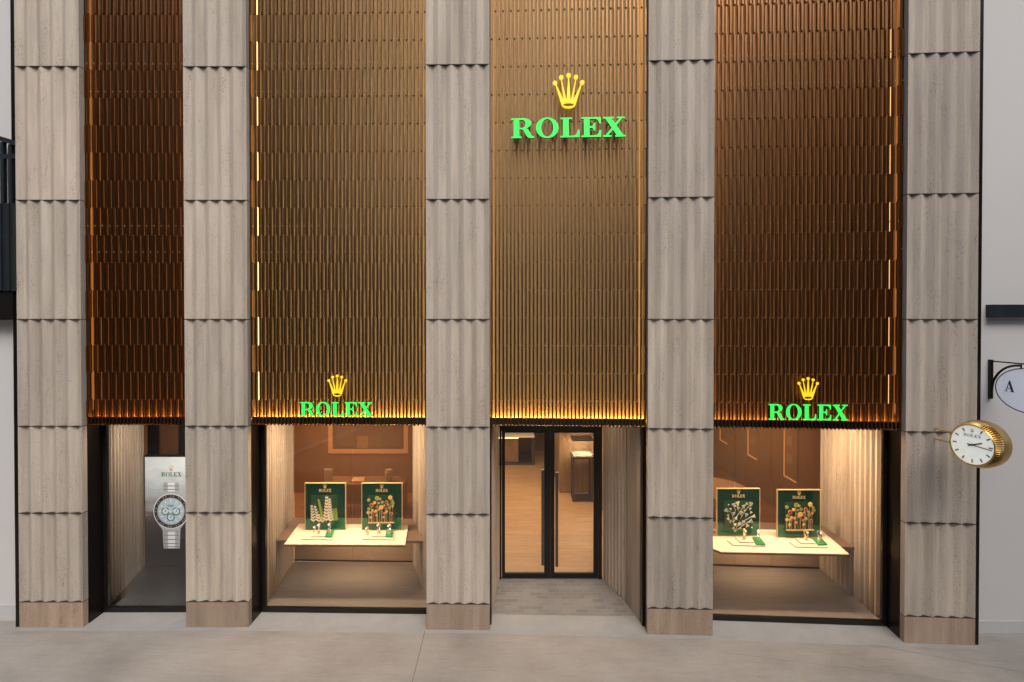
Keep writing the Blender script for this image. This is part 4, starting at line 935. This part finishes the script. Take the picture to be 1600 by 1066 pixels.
for k in range(1, 12):
    a = R(90-30*k); q = MB(mc @ Matrix.Rotation(a, 4, 'Z')); q.box((.182, -.009, .001), (.228, .009, .004)); link('hour_marker', q, M['clockmark'], t)
def hand(ang, ln, w_, tail, h, nm):
    q = MB(mc @ Matrix.Rotation(R(90-ang), 4, 'Z')); q.box((-tail, -w_, h), (ln, w_, h+.003)); link(nm, q, simple('hand_bronze', (.16, .11, .05), .35, .8), t)
hand(70, .12, .0085, .05, .006, 'hour_hand'); hand(97, .225, .006, .055, .010, 'minute_hand')
q = MB(mc); q.lathe([(0, .016), (.014, .016), (.014, .004)], 20); link('hub', q, M['pewter'], t)
q = MB(); crown_mb(q, mc @ Matrix.Translation((0, .155, .003)), .05, .003); link('crown', q, M['goldtrim'], t)
s_, lay = text_layout('ROLEX', .20, .10)
for c, x in lay: q = MB(); outline([[(a*s_+x, b*.036) for a, b in lp] for lp in G[c][1]], .002, mc @ Matrix.Translation((0, .100, .002)), q); link('letter', q, M['clockmark'], t)
for py in (668, 684.5):
    v = at(1459, py, PW[4][0].y); q = MB(); e = Vector((v.x, 7.19, v.z)); q.cyl(e, Vector((v.x, PW[4][0].y+.05, v.z)), .0135, 12); link('arm', q, M['goldtrim'], t)

# ------------------------------------------------------------------ building across the street (seen only as reflections)
t = thing('opposite_building', 'pale building across the street, behind the viewer', 'building', (0, -9, 0))
q = MB()
for k in range(9):
    x = -18+k*4.5; q.box((x-.6, -9, 0), (x+.6, -8.6, 9.5))
for z in (0, 3.6, 7.2): q.box((-18.6, -9, z), (18.6, -8.58, z+.9))
q.box((-18.6, -9.4, 0), (18.6, -9.01, 9.5))
link('wall', q, simple('opposite_wall', (.34, .32, .30), .8), t)
for sx, x0_, lb in ((-1, 9, 'tall dark tower behind the viewer on the left'), (1, 6.5, 'tall dark tower behind the viewer on the right')):  # unseen dark blocks added so the outer slats mirror something dark
    q = MB(); q.box((sx*x0_, -8.4, 0), (sx*40, -7.8, 18))
    for k in range(5): q.box((sx*(x0_+.1), -7.79, 3+k*3), (sx*40, -7.6, 3.5+k*3))
    tag(link('opposite_tower', q, simple('dark_facade', (.045, .028, .020), .6)), lb, 'building')

# ------------------------------------------------------------------ stairs in front of the viewer, mirrored faintly in the shop glass
t = thing('street_stairs', 'pale open stairs with glass sides, faintly mirrored in the shop windows', 'stairs', (-3, 2, 0))
q = MB()
for k in range(15): x = -8.5+k*.42; q.box((x, .35, k*.17), (x+.46, 1.6, k*.17+.06))
link('treads', q, M['white'], t)
for yy in (.30, 1.62):
    q = MB(); q.tube([(-8.7, yy, .95), (-2.2, yy, 3.0)], .035, 10); link('handrail', q, M['steel'], t)
    q = MB(); q.add([(-8.6, yy, -.0), (-2.2, yy, 2.45), (-2.2, yy, 2.75), (-8.6, yy, .30), (-8.6, yy+.03, 0), (-2.2, yy+.03, 2.45), (-2.2, yy+.03, 2.75), (-8.6, yy+.03, .30)], [(0,1,2,3),(7,6,5,4),(0,4,5,1),(1,5,6,2),(2,6,7,3),(3,7,4,0)]); link('stringer', q, M['steel'], t)
